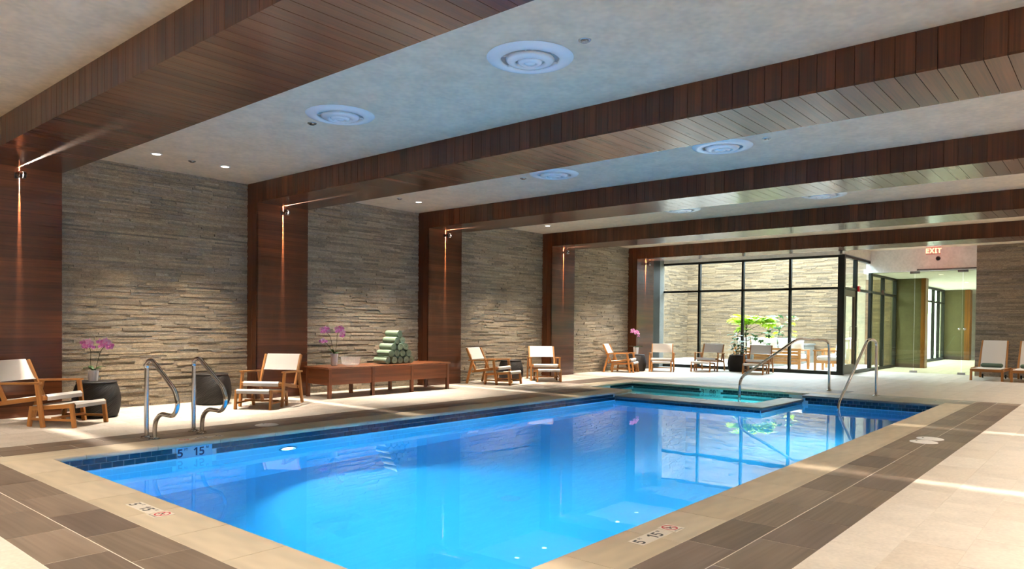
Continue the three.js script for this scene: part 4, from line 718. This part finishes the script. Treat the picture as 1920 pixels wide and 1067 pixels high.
{
  const t = thing('potted_plant', 'leafy dark green plant in a black woven planter before the glazing', 'plant', -8.03, 0, 18.97);
  mesh('planter', drumGeo, M.rattan, t); mesh('rim', new THREE.TorusGeometry(0.212, 0.012, 8, 40).rotateX(Math.PI / 2).translate(0, 0.437, 0), M.rattan, t); mesh('soil', new THREE.CylinderGeometry(0.2, 0.2, 0.02, 28).translate(0, 0.41, 0), M.soil, t);
  mesh('base_rim', lathe([[0, 0], [0.212, 0], [0.218, 0.008], [0.212, 0.02], [0, 0.02]], 40), M.rattan, t);
  for (let i = 0; i < 9; i++) {
    const a = i * 2.4, r = 0.06 + 0.03 * (i % 3), hgt = 0.56 + 0.07 * (i % 4) + (i > 6 ? 0.18 : 0), bx = Math.cos(a) * r, bz = Math.sin(a) * r, tx = bx + Math.cos(a) * 0.09, tz = bz + Math.sin(a) * 0.09;
    mesh('stem', sweep([new THREE.Vector3(bx, 0.4, bz), new THREE.Vector3(bx * 1.3, hgt * 0.8, bz * 1.3), new THREE.Vector3(tx, hgt + 0.08, tz)], 0.006, 7), M.stem, t);
    for (let k = 0; k < 5; k++) { const m = mesh('leaf', simpleLeaf, M.shrub, t); m.position.set(tx - 0.03 * Math.cos(a) * k, hgt + 0.08 - k * 0.035, tz - 0.03 * Math.sin(a) * k); m.rotation.order = 'YXZ'; m.rotation.y = a + k * 1.9; m.rotation.x = rr(-0.2, 0.5); m.scale.setScalar(rr(0.7, 1.05)); }
  }
  const tr = thing('courtyard_tree', 'small tree with bright lime green lobed leaves in the courtyard', 'tree', -8.35, 0, 20.3);
  mesh('pot', lathe([[0, 0], [0.16, 0], [0.19, 0.02], [0.22, 0.42], [0.2, 0.42], [0.19, 0.37], [0, 0.37]], 36), M.concrete, tr);
  mesh('trunk', sweep([[0, 0.36, 0], [0.01, 0.7, 0.01], [-0.01, 1.0, 0], [0.0, 1.3, 0.0]].map((p) => new THREE.Vector3(...p)), (u) => 0.022 - 0.008 * u, 10), M.stem, tr);
  const leafAt = (x, y, z, s, mat, geo, tilt) => { const m = mesh('leaf', geo, mat, tr); m.position.set(x, y, z); m.rotation.order = 'YXZ'; m.rotation.y = rr(0, 6.28); m.rotation.x = tilt; m.scale.setScalar(s); };
  const branch = (a, b) => mesh('branch', sweep([new THREE.Vector3(...a), new THREE.Vector3((a[0] + b[0]) / 2, (a[1] + b[1]) / 2 + 0.05, (a[2] + b[2]) / 2), new THREE.Vector3(...b)], 0.007, 6), M.stem, tr);
  // lime crown, wider towards the spa rail side
  for (let i = 0; i < 60; i++) { const s = rr(-0.48, 0.86), y = 1.52 - 0.16 * Math.max(0, s) + rr(-0.16, 0.08) - (s < 0 && rnd() < 0.4 ? 0.22 : 0); leafAt(s, y, rr(-0.18, 0.2), rr(0.75, 1.1), M.lime, bigLeaf, rr(0.0, 0.6)); }
  for (const b of [[-0.4, 1.45, 0.1], [0.4, 1.42, 0.1], [0.75, 1.35, -0.05], [-0.2, 1.5, -0.2], [0.2, 1.5, 0.2]]) branch([0, 1.1, 0], b);
  for (let i = 0; i < 26; i++) { const s = pick([rr(-0.55, -0.2), rr(0.25, 0.7), rr(-0.2, 0.3)]), y = rr(0.75, 1.15); leafAt(s, y, rr(-0.2, 0.25), rr(0.7, 1.1), M.shrub, smallLeaf, rr(0.1, 0.8)); }
  for (const b of [[-0.4, 1.0, 0.1], [0.5, 1.0, 0.1], [0.3, 0.85, -0.1]]) branch([0, 0.8, 0], b);
  const sh = thing('planter_shrub', 'pale green shrub growing in the concrete planter', 'shrub', -8.5, 0.66, 23.2);
  mesh('stem', sweep([[0, 0, 0], [0.03, 0.3, 0], [0.1, 0.6, 0.05]].map((p) => new THREE.Vector3(...p)), 0.012, 7), M.stem, sh);
  for (let i = 0; i < 60; i++) { const m = mesh('leaf', smallLeaf, rnd() < 0.3 ? M.lime : M.shrub, sh); m.position.set(rr(-0.35, 0.5), rr(0.1, 0.95), rr(-0.5, 0.5)); m.rotation.order = 'YXZ'; m.rotation.y = rr(0, 6.28); m.rotation.x = rr(0, 0.8); m.scale.setScalar(rr(0.8, 1.2)); }
}
// ---------------------------------------------------------------- courtyard furniture
{
  const t = thing('courtyard_sofa', 'wooden slatted sofa with white cushions behind the glazing', 'sofa', -7.95, 0, 21.2);   // back towards the pool hall
  for (const x of [-0.95, 0.95]) for (const z of [0.38, -0.38]) mesh('leg', boxG(x - 0.035, x + 0.035, 0, z > 0 ? 0.62 : 0.55, z - 0.035, z + 0.035), M.teak, t);
  for (let i = 0; i < 5; i++) mesh('back_slat', boxG(-0.91, 0.91, 0.16 + i * 0.095, 0.235 + i * 0.095, 0.355, 0.375, 0), M.teak, t);
  mesh('seat_frame', boxG(-0.91, 0.91, 0.24, 0.3, -0.38, 0.35, 0), M.teak, t); mesh('seat_cushion', new RoundedBoxGeometry(1.8, 0.14, 0.7, 3, 0.05).translate(0, 0.37, -0.03), M.cushion, t);
  for (const s of [-1, 1]) mesh('armrest', boxG(s * 0.95 - 0.045, s * 0.95 + 0.045, 0.55, 0.58, -0.42, 0.4, 2), M.teak, t);
  const pil = (() => { const g = new THREE.BoxGeometry(0.37, 0.4, 0.14, 10, 10, 2), p = g.attributes.position; for (let i = 0; i < p.count; i++) { const x = p.getX(i) / 0.185, y = p.getY(i) / 0.2, k = (1 - x * x) * (1 - y * y), pin = 1 + 0.1 * (Math.abs(x) * Math.abs(y)) - 0.06 * (1 - Math.abs(x * y)); p.setXYZ(i, p.getX(i) * pin, p.getY(i) * pin, p.getZ(i) * (0.12 + 0.88 * Math.sqrt(Math.max(0, k)))); } g.computeVertexNormals(); return g; })();
  const xs = [-0.78, -0.38, 0.03, 0.44, 0.8]; xs.forEach((x, i) => { const m = mesh('throw_pillow', pil, M.cushion); m.position.copy(V(-7.95 + x, 0.7 + 0.012 * (i % 2), 21.2 - 0.14 + 0.05 * (i % 2))); m.rotation.set(0.22, 0, [0.05, -0.06, 0.03, 0.07, -0.05][i]); tag(m, 'white throw pillow standing along the back of the courtyard sofa', 'pillow', 'white pillows on the courtyard sofa'); });
  const chair = (label, X, D, turn) => {
    if (chair.proto) return copyOf(chair.proto, X, 0, D, turn, label);
    const c = chair.proto = thing('patio_armchair', label, 'armchair', X, 0, D, turn, 'courtyard armchairs');
    for (const sx of [-1, 1]) { for (const z of [0.33, -0.33]) mesh('leg', boxG(sx * 0.34 - 0.03, sx * 0.34 + 0.03, 0, 0.56, z - 0.03, z + 0.03), M.teak, c); mesh('armrest', boxG(sx * 0.34 - 0.05, sx * 0.34 + 0.05, 0.56, 0.595, -0.38, 0.38, 2), M.teak, c); mesh('side_rail', boxG(sx * 0.34 - 0.02, sx * 0.34 + 0.02, 0.22, 0.3, -0.3, 0.3, 2), M.teak, c); }
    mesh('back_frame', mergeGeometries([boxG(-0.31, 0.31, 0.84, 0.9, -0.4, -0.36, 0), boxG(-0.31, -0.25, 0.3, 0.84, -0.4, -0.36), boxG(0.25, 0.31, 0.3, 0.84, -0.4, -0.36)]), M.teak, c);
    mesh('seat_cushion', new RoundedBoxGeometry(0.6, 0.13, 0.62, 3, 0.05).translate(0, 0.36, 0), M.cushion, c); mesh('back_cushion', new RoundedBoxGeometry(0.58, 0.5, 0.15, 3, 0.06).rotateX(-0.15).translate(0, 0.68, -0.27), M.cushion, c); return c;
  };
  chair('wooden patio armchair with white cushions just behind the glazing corner', -6.25, 21.2, -Math.PI / 2);
  chair('wooden patio armchair with white cushions deeper in the courtyard', -6.55, 23.2, -Math.PI / 2);
}
renderer.render(scene, camera);
